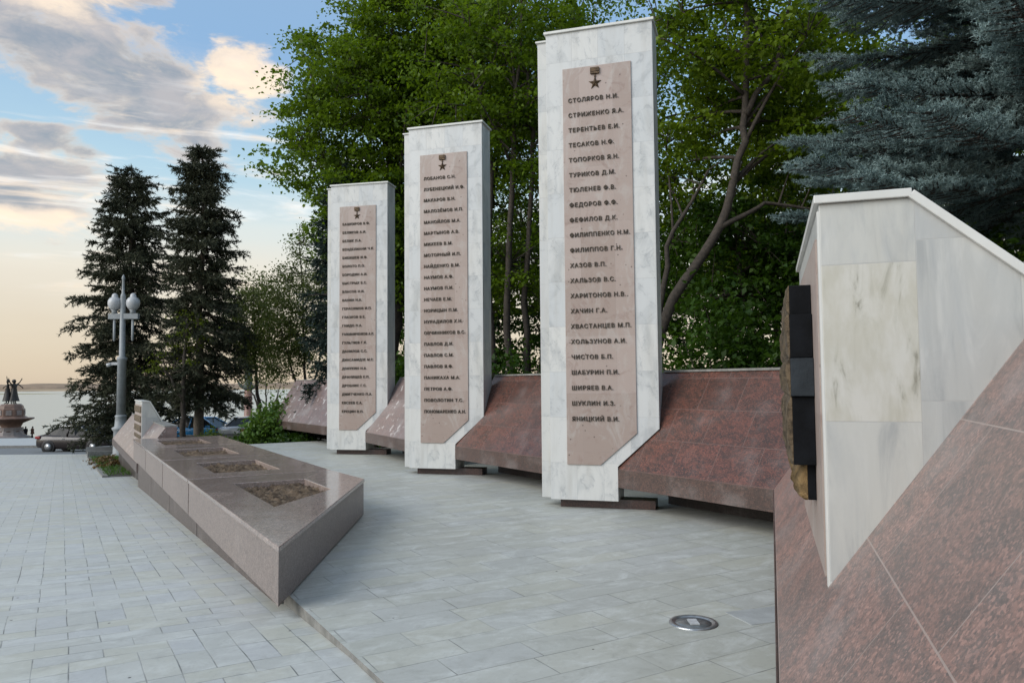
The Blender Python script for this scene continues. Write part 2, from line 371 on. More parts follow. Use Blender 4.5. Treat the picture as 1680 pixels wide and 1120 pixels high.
# ------------------------------------------------------------------ mesh helpers
def tag(o, label=None, cat=None, group=None, kind=None):
    if label: o['label'] = label
    if cat: o['category'] = cat
    if group: o['group'] = group
    if kind: o['kind'] = kind
    return o
def thing(name, label, cat, loc=(0, 0, 0), rz=0.0, group=None):
    o = bpy.data.objects.new(name, None); COL.objects.link(o)
    o.location = loc; o.rotation_euler = (0, 0, rz); o.empty_display_size = .2
    return tag(o, label, cat, group)
def planar_uv(me, org=(0, 0, 0)):
    org = Vector(org)
    if not me.polygons: return
    uvl = me.uv_layers.new(name='UVMap')
    buf = np.zeros((len(me.loops), 2), dtype=np.float32)
    zz = Vector((0, 0, 1))
    for p in me.polygons:
        n = p.normal
        if abs(n.z) > .97: a, c = Vector((1, 0, 0)), Vector((0, 1, 0))
        else:
            a = zz.cross(n).normalized(); c = n.cross(a)
        for li in p.loop_indices:
            v = me.vertices[me.loops[li].vertex_index].co - org
            buf[li] = (v.dot(a), v.dot(c))
    uvl.data.foreach_set('uv', buf.ravel())
class MB:
    def __init__(s): s.v = []; s.f = []; s.sm = []
    def add(s, vs, fs, smooth=False):
        o = len(s.v); s.v += [tuple(v) for v in vs]
        s.f += [[o + i for i in f] for f in fs]; s.sm += [smooth] * len(fs)
        return s
    def box(s, x0, x1, y0, y1, z0, z1, M=None):
        vs = [Vector((x, y, z)) for z in (z0, z1) for y in (y0, y1) for x in (x0, x1)]
        if M: vs = [M @ v for v in vs]
        return s.add(vs, [(0, 2, 3, 1), (4, 5, 7, 6), (0, 1, 5, 4), (2, 6, 7, 3), (0, 4, 6, 2), (1, 3, 7, 5)])
    def prism(s, poly, z0, z1, M=None):
        n = len(poly)
        vs = [Vector((x, y, z0)) for x, y in poly] + [Vector((x, y, z1)) for x, y in poly]
        if M: vs = [M @ v for v in vs]
        return s.add(vs, [list(range(n))[::-1], list(range(n, 2 * n))] + [(i, (i + 1) % n, n + (i + 1) % n, n + i) for i in range(n)])
    def tube(s, pts, rad, k=7, cap=True):
        pts = [Vector(p) for p in pts]; n = len(pts)
        vs = []; ref = None
        for i, p in enumerate(pts):
            d = (pts[min(i + 1, n - 1)] - pts[max(i - 1, 0)])
            if d.length < 1e-6: d = Vector((0, 0, 1))
            d.normalize()
            if ref is None or abs(ref.dot(d)) > .95:
                ref = Vector((1, 0, 0)) if abs(d.x) < .8 else Vector((0, 1, 0))
            a = (ref - d * ref.dot(d)).normalized(); c = d.cross(a); ref = a
            r = rad[i] if hasattr(rad, '__len__') else rad
            vs += [p + (a * math.cos(2 * math.pi * j / k) + c * math.sin(2 * math.pi * j / k)) * r for j in range(k)]
        fs = [(i * k + j, i * k + (j + 1) % k, (i + 1) * k + (j + 1) % k, (i + 1) * k + j) for i in range(n - 1) for j in range(k)]
        if cap: fs += [list(range(k))[::-1], list(range((n - 1) * k, n * k))]
        return s.add(vs, fs, True)
    def lathe(s, prof, k=24, c=(0, 0, 0), smooth=True):
        vs = [(c[0] + r * math.cos(2 * math.pi * j / k), c[1] + r * math.sin(2 * math.pi * j / k), c[2] + z) for r, z in prof for j in range(k)]
        fs = [(i * k + j, i * k + (j + 1) % k, (i + 1) * k + (j + 1) % k, (i + 1) * k + j) for i in range(len(prof) - 1) for j in range(k)]
        fs += [list(range(k))[::-1], list(range((len(prof) - 1) * k, len(prof) * k))]
        return s.add(vs, fs, smooth)
    def build(s, name, m, parent=None, bevel=0.0, uv=True, seg=2, org=(0, 0, 0)):
        me = bpy.data.meshes.new(name); me.from_pydata(s.v, [], s.f); me.update()
        if bevel:
            bm = bmesh.new(); bm.from_mesh(me)
            es = [e for e in bm.edges if len(e.link_faces) == 2 and e.calc_face_angle(0) > .5]
            bmesh.ops.bevel(bm, geom=es, offset=bevel, segments=seg, affect='EDGES', profile=.6)
            bm.normal_update(); bm.to_mesh(me); bm.free(); me.update()
        elif any(s.sm): me.polygons.foreach_set('use_smooth', s.sm)
        if uv: planar_uv(me, org)
        me.materials.append(MATS[m])
        o = bpy.data.objects.new(name, me); COL.objects.link(o)
        if parent: o.parent = parent
        return o
def copy_tree(o, parent=None):
    c = o.copy(); COL.objects.link(c)
    if parent: c.parent = parent
    for ch in list(o.children): copy_tree(ch, c)
    return c
def np_mesh(name, V, F, m, parent=None):
    """V (n,3), F (k,3|4) arrays"""
    me = bpy.data.meshes.new(name)
    me.vertices.add(len(V)); me.vertices.foreach_set('co', V.astype(np.float32).ravel())
    k, q = F.shape
    me.loops.add(k * q); me.loops.foreach_set('vertex_index', F.astype(np.int32).ravel())
    me.polygons.add(k); me.polygons.foreach_set('loop_start', np.arange(0, k * q, q, dtype=np.int32))
    me.update(calc_edges=True); me.validate()
    me.materials.append(MATS[m])
    o = bpy.data.objects.new(name, me); COL.objects.link(o)
    if parent: o.parent = parent
    return o
def unit(a): return a / np.maximum(np.linalg.norm(a, axis=1, keepdims=True), 1e-6)
def leaf_arrays(C, size, rng, flat=.55, wid=.62, out=None):
    """folded rhombic leaves at points C"""
    n = len(C)
    nrm = rng.normal(size=(n, 3)) * (1 - flat); nrm[:, 2] += flat
    if out is not None: nrm += out * .5
    nrm = unit(nrm)
    a = rng.normal(size=(n, 3)); a[:, 2] -= .35
    a = unit(a - nrm * (a * nrm).sum(1, keepdims=True)); bb = np.cross(nrm, a)
    L = (size * rng.uniform(.5, 1.3, n))[:, None]; w = L * wid * .5
    p0 = C; p1 = C + a * L * .45 + bb * w + nrm * w * .35; p2 = C + a * L - nrm * L * .12; p3 = C + a * L * .45 - bb * w + nrm * w * .35
    V = np.stack([p0, p1, p2, p3], 1).reshape(-1, 3)
    return V, np.arange(4 * n).reshape(n, 4)
def bez(p0, p1, p2, n=6):
    return [p0 * (1 - t) ** 2 + p1 * 2 * t * (1 - t) + p2 * t * t for t in [i / (n - 1) for i in range(n)]]

# ------------------------------------------------------------------ plants
def broadleaf(label, base, trunks, crowns, leaf, lmat='maple_leaf', seed=1, limbs=26, bark='bark', name='deciduous_tree', cat='tree', group=None, spread=(.46, .13), flat=.55, twig=.014):
    """trunks: list of (points, r0, r1) in local coords; crowns: (centre, radii, clusters, leaves per cluster)"""
    rng = np.random.default_rng(seed); rnd = random.Random(seed)
    root = thing(name, label, cat, base, 0, group)
    tb = MB(); nodes = []
    for pts, r0, r1 in trunks:
        pts = [Vector(p) for p in pts]
        fine = []
        for i in range(len(pts) - 1):
            for k in range(5):
                q = pts[i].lerp(pts[i + 1], k / 5)
                fine.append(q + Vector((rnd.gauss(0, .03), rnd.gauss(0, .03), 0)) * (0 if i + k == 0 else 1))
        fine.append(pts[-1]); n = len(fine)
        tb.tube(fine, [(r0 + (r1 - r0) * i / (n - 1)) * (1.35 if i == 0 else 1) for i in range(n)], 9)
        nodes += [(fine[i], (r0 + (r1 - r0) * i / (n - 1))) for i in range(int(n * .3), n)]
    Cs = []; per = []; cens = []
    for cen, rad, nc, lp in crowns:
        d = unit(rng.normal(size=(nc, 3)))
        lob = 1 + .16 * np.sin(5 * d[:, 0:1] + seed) * np.cos(4 * d[:, 1:2] + 2 * seed) + .14 * np.sin(7 * d[:, 2:3] + 3 * d[:, 0:1])
        rr = rng.uniform(.12, 1.0, (nc, 1)) ** .5
        P = np.array(cen) + d * rr * lob * np.array(rad)
        Cs.append(P); per.append(np.full(nc, lp)); cens.append(np.repeat(np.array([cen]), nc, 0))
    P = np.concatenate(Cs); per = np.concatenate(per); cens = np.concatenate(cens)
    order = rng.permutation(len(P))
    lim_pts = []
    for i in order[:limbs]:
        tgt = Vector(P[i])
        cand = [nd for nd in nodes if nd[0].z < tgt.z + .3] or nodes
        s0, r = min(rnd.sample(cand, min(6, len(cand))), key=lambda q: (q[0] - tgt).length)
        mid = s0.lerp(tgt, .5) + Vector((0, 0, .12 * (tgt - s0).length)) + Vector((rnd.gauss(0, .12), rnd.gauss(0, .12), 0))
        pl = bez(s0, mid, tgt, 7)
        r0 = min(r * .62, .02 + .016 * (tgt - s0).length)
        tb.tube(pl, [r0 * (1 - .8 * k / 6) for k in range(7)], 6)
        lim_pts += pl[2:]
    LP = np.array([tuple(p) for p in lim_pts]) if lim_pts else np.array([tuple(nodes[-1][0])])
    for i in order[limbs:]:
        q = LP[np.argmin(((LP - P[i]) ** 2).sum(1))]
        if rng.random() < .6:
            a, c = Vector(q), Vector(P[i])
            tb.tube(bez(a, a.lerp(c, .5) + Vector((0, 0, .08)), c, 4), [twig * 1.4, twig * 1.1, twig * .8, twig * .5], 4, False)
    tb.build('trunk', bark, root, uv=False)
    cidx = np.repeat(np.arange(len(P)), per)
    cs = rng.uniform(.6, 1.35, len(P))[cidx]
    off = rng.normal(size=(len(cidx), 3)) * np.array([spread[0], spread[0], spread[1]]) * .6
    droop = -.35 * (off[:, 0] ** 2 + off[:, 1] ** 2)
    off[:, 2] += droop
    C = P[cidx] + off * cs[:, None]
    V, F = leaf_arrays(C, leaf, rng, flat, .66)
    np_mesh('crown', V, F, lmat, root)
    return root

def needle_tris(A, D, L, w, rng):
    """thin triangles from A along D"""
    n = len(A)
    r = rng.normal(size=(n, 3)); s = unit(np.cross(D, r)) * w[:, None] * .5
    V = np.stack([A - s, A + s, A + D * L[:, None]], 1).reshape(-1, 3)
    return V, np.arange(3 * n).reshape(n, 3)

def spruce(label, base, h, rad, z0, seed, nm='spruce_needle', bark='bark', twl=.50, n_need=26, nl=.17, nw=.045, whorl=.33, dens=1.0, group=None, tip_r=.05, trunk_r=.2, shape=.75, droop=.28, gaps=.12):
    rng = np.random.default_rng(seed); rnd = random.Random(seed)
    root = thing('spruce_tree', label, 'spruce', base, 0, group)
    tb = MB()
    pts = [Vector((rnd.gauss(0, .04), rnd.gauss(0, .04), h * i / 10)) for i in range(11)]; pts[0] = Vector((0, 0, -.3))
    tb.tube(pts, [trunk_r * (1 - .93 * i / 10) for i in range(11)], 9)
    TA = []; TD = []; TL = []
    z = z0
    while z < h * .985:
        f = (z - z0) / (h - z0)
        Lm = rad * (1 - f) ** shape * (1 if f > .08 else .75 + 3 * f) + tip_r * 3
        nb = max(5, int(8.5 * dens))
        a0 = rnd.random() * 6.28
        lobe = rnd.uniform(.72, 1.18)
        for k in range(nb):
            if rnd.random() < gaps: continue
            a = a0 + 6.283 * k / nb + rnd.gauss(0, .25)
            L = Lm * lobe * rnd.uniform(.45, 1.2)
            o = Vector((0, 0, z + rnd.gauss(0, .20)))
            d = Vector((math.cos(a), math.sin(a), 0))
            dr = droop * (1 - .9 * f)
            tip = o + d * L + Vector((0, 0, -dr * L + .25 * f * L))
            mid = o + d * L * .5 + Vector((0, 0, -dr * L * .75 + .12 * L))
            pl = bez(o, mid, tip, 7)
            tb.tube(pl, [max(.008, .045 * (L / rad) * (1 - .85 * i / 6)) for i in range(7)], 4, False)
            side = Vector((-d.y, d.x, 0))
            nt = int(max(5, 11 * L * dens))
            for i in range(nt):
                t_ = (.18 + .82 * (i + rnd.random()) / nt)
                q = pl[min(5, int(t_ * 6))].lerp(pl[min(6, int(t_ * 6) + 1)], t_ * 6 % 1)
                sg = rnd.choice((-1, 1))
                ln = twl * rnd.uniform(.6, 1.3) * (1.15 - .55 * t_) * (.5 + .6 * L / rad)
                dd = (side * sg * rnd.uniform(.5, 1) + d * rnd.uniform(.3, .9) + Vector((0, 0, rnd.uniform(-1.1, .35)))).normalized()
                TA.append(q); TD.append(dd); TL.append(ln * 1.3)
            TA.append(pl[5]); TD.append((d + Vector((0, 0, .2))).normalized()); TL.append(twl * 1.1)
        z += whorl * (1 - .45 * f) * rnd.uniform(.55, 1.5)
    tb.build('trunk', bark, root, uv=False)
    TA = np.array([tuple(v) for v in TA]); TD = np.array([tuple(v) for v in TD]); TL = np.array(TL)
    idx = np.repeat(np.arange(len(TA)), n_need)
    s = rng.uniform(0, 1, len(idx))
    A = TA[idx] + TD[idx] * (TL[idx] * s)[:, None] + np.array([0, 0, -.12]) * (s ** 2 * TL[idx])[:, None]
    D = unit(TD[idx] * .9 + rng.normal(size=(len(idx), 3)) * .62)
    V, F = needle_tris(A, D, nl * rng.uniform(.7, 1.3, len(idx)), nw * rng.uniform(.7, 1.3, len(idx)), rng)
    np_mesh('crown', V, F, nm, root)
    return root

def bush(label, base, rad, n, leaf, lmat, seed, name='shrub', cat='shrub', group=None, flat=.35, wid=.62, stems=9):
    rng = np.random.default_rng(seed); rnd = random.Random(seed)
    root = thing(name, label, cat, base, 0, group)
    tb = MB()
    for k in range(stems):
        a = rnd.random() * 6.28
        e = Vector((math.cos(a) * rad[0] * rnd.uniform(.2, .8), math.sin(a) * rad[1] * rnd.uniform(.2, .8), rad[2] * rnd.uniform(.5, 1.0)))
        tb.tube(bez(Vector((0, 0, -.05)), Vector((e.x * .3, e.y * .3, e.z * .6)), e, 5), [.03, .025, .02, .014, .007], 5, False)
    tb.build('stem', 'bark', root, uv=False)
    nc = max(12, n // 60)
    d = unit(rng.normal(size=(nc, 3))); d[:, 2] = np.abs(d[:, 2])
    P = d * (rng.uniform(.25, 1, (nc, 1)) ** .45) * np.array(rad) * (1 + .15 * np.sin(6 * d[:, :1] + seed))
    P[:, 2] += .12 * rad[2]
    ci = rng.integers(0, nc, n)
    sp = .16 * np.array(rad)
    C = P[ci] + rng.normal(size=(n, 3)) * sp
    C[:, 2] = np.maximum(C[:, 2], .02)
    V, F = leaf_arrays(C, leaf, rng, flat, wid, out=unit(C))
    np_mesh('foliage', V, F, lmat, root)
    return root

# ------------------------------------------------------------------ ground
U = Vector((-.508, .861, 0)); Wv = Vector((.861, .508, 0)); N0 = Vector((-1.80, 5.91, 0))
def TV(t, v, z=0.0):
    p = N0 + U * t + Wv * v; return Vector((p.x, p.y, z))
def zg(y):
    if y < 5: return -.04
    if y < 16: return -.04 - .045 * (y - 5)
    return -.535 - .05 * (y - 16)
ys = [-25, 5, 8, 11, 16, 24, 32, 38]
mb = MB()
for a, c in zip(ys, ys[1:]):
    mb.add([(-90, a, zg(a)), (60, a, zg(a)), (60, c, zg(c)), (-90, c, zg(c))], [(0, 1, 2, 3)])
tag(mb.build('plaza', 'plaza_paving', uv=False), kind='structure')
mb = MB(); mb.add([(-120, 38, zg(38) - .1), (80, 38, zg(38) - .1), (80, 52, zg(52) - .1), (-120, 52, zg(52) - .1)], [(0, 1, 2, 3)])
mb.add([(-120, 38, zg(38) - .1), (80, 38, zg(38) - .1), (80, 38, zg(38) - .004), (-120, 38, zg(38) - .004)], [(0, 1, 2, 3)])
tag(mb.build('road', 'asphalt', uv=False), kind='structure')
mb = MB(); mb.box(-120, 80, 52, 52.3, zg(52) - .3, zg(52) + .06)
tag(mb.build('kerb', 'kerb_stone', uv=False), kind='structure')
mb = MB(); mb.add([(-120, 52.3, zg(52)), (80, 52.3, zg(52)), (80, 86, zg(86)), (-120, 86, zg(86))], [(0, 1, 2, 3)])
tag(mb.build('pavement', 'pale_paver', uv=False), kind='structure')
mb = MB()
zs = [(86, zg(86)), (86.05, zg(86) - .5), (150, -8.2), (215, -16), (700, -22)]
for (a, za), (c, zc) in zip(zs, zs[1:]):
    mb.add([(-900, a, za), (900, a, za), (900, c, zc), (-900, c, zc)], [(0, 1, 2, 3)])
mb.add([(-900, 60, -7), (-120, 60, -7), (-120, 86, zg(86) - .02), (-900, 86, zg(86) - .02)], [(0, 1, 2, 3)])
tag(mb.build('riverbank', 'soil_ground', uv=False), kind='structure')
mb = MB(); mb.add([(-9000, 140, -13), (9000, 140, -13), (9000, 9000, -13), (-9000, 9000, -13)], [(0, 1, 2, 3)])
tag(mb.build('river', 'river_water', uv=False), kind='structure')
# far bank: low wooded hills, and a sand spit in front
rb = random.Random(4)
def hills(name, y, x0, x1, n, hfun, depth, m, z0=-13.4):
    vs = []; fs = []
    for i in range(n + 1):
        x = x0 + (x1 - x0) * i / n; hh = hfun(x)
        vs += [(x, y + 25 * math.sin(x * .006), z0), (x, y + depth * .1, z0 + hh * .55), (x, y + depth * .5, z0 + hh), (x, y + depth, z0 + hh * .9)]
    for i in range(n):
        for k in range(3): fs.append((i * 4 + k, i * 4 + 4 + k, i * 4 + 5 + k, i * 4 + 1 + k))
    b_ = MB(); b_.add(vs, fs, True)
    return tag(b_.build(name, m, uv=False), kind='structure')
hills('far_shore', 2350, -6000, 6000, 400, lambda x: 5 + 2 * math.sin(x * .004) + rb.random() * 1.2, 300, 'far_sand')
hills('far_hills', 2700, -7000, 7000, 500, lambda x: 24 + 4 * math.sin(x * .0016) + 2.5 * math.sin(x * .013) + rb.random() * 2.5, 600, 'far_wood')
hills('sand_spit', 1480, -2600, -900, 60, lambda x: 2.4 * max(.05, min(1, (-905 - x) / 300)) + .6, 60, 'spit_grass')

# raised terrace under the memorial, its kerb face exposed to the plaza
poly = [TV(-9, .18), TV(13.9, .18), TV(13.9, 2.2), TV(17, 2.2), TV(17, 9), TV(17, 30), Vector((40, 2, 0)), Vector((14, -14, 0))]
mb = MB(); mb.prism([(p.x, p.y) for p in poly], -1.4, 0.0)
ter = mb.build('terrace', 'terrace_paving', uv=False)
ter.data.materials.append(MATS['kerb_stone'])
for p in ter.data.polygons:
    if abs(p.normal.z) < .5: p.material_index = 1
tag(ter, kind='structure')
# park ground behind the memorial
mb = MB()
pk = [(-60, 12, 12, .25), (5, 7.5, 8, .25), (9.5, 3.6, 30, .25), (14.5, .6, 60, .2), (20, -3.0, 70, .1), (28, -7, 80, 0), (40, -9, 90, -.3), (60, -8, 120, -1.6), (140, -6, 200, -6)]
for (a, xa, ra, ha), (c, xc, rc, hc) in zip(pk, pk[1:]):
    mb.add([(xa, a, ha), (90, a, ha), (90, c, hc), (xc, c, hc)], [(0, 1, 2, 3)])
tag(mb.build('park_ground', 'soil_ground', uv=False), kind='structure')
mb = MB()
mb.prism([(p.x, p.y) for p in (TV(17.02, 1.8), TV(17.02, 14), TV(30, 16), TV(33, 3.5))], -2.5, -.62)
tag(mb.build('lawn', 'soil_ground', uv=False), kind='structure')

# ------------------------------------------------------------------ memorial pillars
CAPH = 6.62
FRONT = [(0, .12), (.93, .12), (.93, .58), (1.49, 1.09), (1.49, CAPH), (0, CAPH)]
PANEL = [(.24, .60), (.70, .60), (1.195, 1.03), (1.195, 6.09), (.24, 6.09)]
def face_prism(mb_, poly, y0, y1):
    """polygon in (s, z), extruded along depth y"""
    n = len(poly)
    vs = [(s, y0, z) for s, z in poly] + [(s, y1, z) for s, z in poly]
    return mb_.add(vs, [list(range(n)), list(range(n, 2 * n))[::-1]] + [(i, n + i, n + (i + 1) % n, (i + 1) % n) for i in range(n)])
def text_mesh(body, size, name):
    cu = bpy.data.curves.new(name, 'FONT'); cu.body = body; cu.size = size
    cu.extrude = .007; cu.offset = .0008; cu.resolution_u = 2; cu.space_character = 1.16
    ob = bpy.data.objects.new(name, cu); COL.objects.link(ob)
    bpy.context.view_layer.update()
    me = bpy.data.meshes.new_from_object(ob.evaluated_get(bpy.context.evaluated_depsgraph_get()))
    bpy.data.objects.remove(ob); bpy.data.curves.remove(cu)
    me.materials.clear(); me.materials.append(MATS['letter_bronze'])
    return me
def medal(parent, s, z):
    mb_ = MB()
    for k in range(3): mb_.box(s - .062, s + .062, -.045 - .004 * (k % 2), -.016, z + .095 + .030 * k, z + .120 + .030 * k)
    mb_.box(s - .052, s + .052, -.036, -.016, z + .090, z + .185)
    mb_.box(s - .010, s + .010, -.034, -.016, z + .048, z + .092)
    pts = []
    for k in range(10):
        r = .092 if k % 2 == 0 else .038
        a = math.pi / 2 + k * math.pi / 5
        pts.append((s + r * math.cos(a), z - .035 + r * math.sin(a)))
    n = 10
    vs = [(x, -.024, y) for x, y in pts] + [(x, -.012, y) for x, y in pts] + [(s, -.052, z - .035)]
    fs = [((i + 1) % n, 20, i) for i in range(n)] + [(i, n + i, n + (i + 1) % n, (i + 1) % n) for i in range(n)]
    mb_.add(vs, fs)
    return mb_.build('star_medal', 'gilt_bronze', parent, uv=False)
def pillar(label, loc, ang, names, z_first, dz):
    root = thing('memorial_pillar', label, 'pillar', loc, R(ang), 'marble pillars carved with columns of names')
    face_prism(MB(), FRONT, 0, .50).build('marble_slab', 'white_marble', root, .004)
    mb_ = MB(); mb_.box(-.165, .70, .16, .475, .12, CAPH - .03); mb_.build('rear_slab', 'grey_marble', root, .004)
    mb_ = MB(); mb_.box(-.025, 1.515, -.03, .53, CAPH + .001, CAPH + .038); mb_.build('cap_slab', 'plain_marble', root, .006)
    mb_ = MB(); mb_.box(-.19, .60, .135, .50, CAPH - .029, CAPH - .004)
    mb_.build('rear_cap', 'plain_marble', root, .004)
    mb_ = MB(); mb_.box(.10, 1.40, .16, .46, .0, .119); mb_.build('plinth', 'dark_granite', root)
    pn = face_prism(MB(), PANEL, -.018, .004).build('name_panel', 'pink_marble', root, .003)
    medal(pn, .70, 5.875)
    for i, nm in enumerate(names):
        me = text_mesh(nm, .081, 'name_line')
        o = bpy.data.objects.new('name_line', me); COL.objects.link(o); o.parent = pn
        o.location = (.315, -.024, z_first - dz * i - .030); o.rotation_euler = (R(90), 0, 0)
        w = max(v.co.x for v in me.vertices)
        if w > .83: o.scale.x = .83 / w
    return root
L1 = ['СТОЛЯРОВ Н.И.', 'СТРИЖЕНКО Я.А.', 'ТЕРЕНТЬЕВ Е.И.', 'ТЕСАКОВ Н.Ф.', 'ТОПОРКОВ Я.Н.', 'ТУРИКОВ Д.М.', 'ТЮЛЕНЕВ Ф.В.', 'ФЕДОРОВ Ф.Ф.',
      'ФЕФИЛОВ Д.К.', 'ФИЛИППЕНКО Н.М.', 'ФИЛИППОВ Г.Н.', 'ХАЗОВ В.П.', 'ХАЛЬЗОВ В.С.', 'ХАРИТОНОВ Н.В.', 'ХАЧИН Г.А.', 'ХВАСТАНЦЕВ М.П.',
      'ХОЛЬЗУНОВ А.И.', 'ЧИСТОВ Б.П.', 'ШАБУРИН П.И.', 'ШИРЯЕВ В.А.', 'ШУКЛИН И.З.', 'ЯНИЦКИЙ В.И.']
L2 = ['ЛОБАНОВ С.Н.', 'ЛУБЕНЕЦКИЙ И.Ф.', 'МАКАРОВ В.Н.', 'МАЛОЗЁМОВ И.П.', 'МАНОЙЛОВ М.А.', 'МАРТЫНОВ А.В.', 'МИХЕЕВ В.М.', 'МОТОРНЫЙ И.П.',
      'НАЙДЕНКО В.М.', 'НАУМОВ А.Ф.', 'НАУМОВ П.И.', 'НЕЧАЕВ Е.М.', 'НОРИЦЫН П.М.', 'НУРАДИЛОВ Х.Н.', 'ОВЧИННИКОВ В.С.', 'ПАВЛОВ Д.И.',
      'ПАВЛОВ С.М.', 'ПАВЛОВ Я.Ф.', 'ПАНИКАХА М.А.', 'ПЕТРОВ А.Ф.', 'ПОВОЛОТИН Т.С.', 'ПОНОМАРЕНКО А.Н.']
L3 = ['БАШКИРОВ В.Ф.', 'БЕЛЯКОВ А.И.', 'БЕЛИК П.А.', 'БЕНДЕЛИАНИ Ч.К.', 'БИБИШЕВ И.Ф.', 'БОЛОТО П.О.', 'БОРОДИН А.И.', 'БЫСТРЫХ Б.С.',
      'ВЛАСОВ Н.И.', 'ВАНИН Н.А.', 'ГЕРАСИМОВ И.П.', 'ГЛАЗКОВ В.Е.', 'ГНИДО П.А.', 'ГОЛОВНИЧЕНКОВ А.П.', 'ГУЛЬТЯЕВ Г.К.', 'ДАНИЛОВ С.С.',
      'ДИАСАМИДЗЕ М.С.', 'ДОКУКИН Н.А.', 'ДРАНИЩЕВ Е.П.', 'ДРОБНИС Г.С.', 'ДМИТЧЕНКО П.А.', 'ЕВСЕЕВ Е.А.', 'ЕРЕЦИН В.П.']
P1 = (Vector((.515, 10.56, 0)), -17.0); P2 = (Vector((-1.967, 14.55, 0)), -16.0); P3 = (Vector((-4.47, 18.75, 0)), -12.5)
pillar('nearest and tallest looking white marble pillar, beside the gap with the leaning trunk', P1[0], P1[1], L1, 5.63, .210)
pillar('middle white marble pillar standing between the nearest and the farthest pillar', P2[0], P2[1], L2, 5.63, .2115)
pillar('farthest white marble pillar, next to the sloping granite bench end with pale stains', P3[0], P3[1], L3, 5.65, .209)

# ------------------------------------------------------------------ sloping granite banks between the pillars
def bank(name, label, a, c, ext0, ext1, m, group, rise=1.29, run=.86, zl=.55, zf=.25, run2=.28, base=0.0, rec=.92, plinth_z=0.0, ends=(0, 0)):
    """a, c: ends of the front lip in plan (solid lies to the right of a->c seen from the square)"""
    a, c = Vector((a[0], a[1], 0)), Vector((c[0], c[1], 0))
    d = (c - a).normalized(); L = (c - a).length
    root = thing(name, label, 'granite bank', (a.x, a.y, base), math.atan2(d.y, d.x), group)
    # local: x along the lip, depth to local +y
    prof = [(0, zl - zf), (0, zl), (run, zl + rise), (run + run2, zl + rise), (run + run2, zl - zf)]
    x0, x1 = -ext0, L + ext1
    n = len(prof)
    vs = [(x0, y, z) for y, z in prof] + [(x1, y, z) for y, z in prof]
    fs = [list(range(n)), list(range(n, 2 * n))[::-1]] + [(i, n + i, n + (i + 1) % n, (i + 1) % n) for i in range(n)]
    mb_ = MB(); mb_.add(vs, fs); mb_.build('slope_body', m, root, .006, org=(0, 0, zl + .003))
    mb_ = MB(); mb_.box(x0 + .003, x1 - .003, -.012, .02, zl - zf + .004, zl - .006); mb_.build('fascia', 'fascia_granite', root, .003, org=(0, 0, zl - zf - .02))
    mb_ = MB(); mb_.box(x0 + .05, x1 - .05, run - .02, run + run2 + .03, zl + rise + .002, zl + rise + .032)
    mb_.build('coping', 'kerb_stone', root)
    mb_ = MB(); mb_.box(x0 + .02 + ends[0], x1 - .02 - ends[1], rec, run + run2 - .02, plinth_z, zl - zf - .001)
    mb_.build('plinth', 'shaded_granite', root)
    return root
GB = 'sloping granite banks around the pillars'
bank('granite_bank', 'red granite bank between the nearest pillar and the black stone relief', (1.405, 10.31), (2.80, 8.26), 0, 1.0, 'red_granite', GB)
bank('granite_bank', 'red granite bank between the middle and the nearest pillar', (-1.07, 14.29), (.45, 11.95), 0, .4, 'red_granite', GB)
bank('granite_bank', 'red granite bank between the farthest and the middle pillar', (-3.56, 18.55), (-2.21, 15.95), 0, .4, 'dusty_granite', GB)
bank('granite_bank', 'pale stained end bank of granite, left of the farthest pillar', (-8.1, 25.6), (-5.13, 21.25), 0, 1.6, 'dusty_granite', GB)
dn = Vector((.321, .947, 0))
nb0 = dn * -1.6; nb1 = Vector((2.80, 8.26, 0)) + dn * 1.0
bank('granite_bank', 'large rosy granite bank in the lower right foreground, under the big marble block', (nb1.x, nb1.y), (nb0.x, nb0.y), 0, 0, 'rosy_granite', GB, rise=1.40, run=1.02)

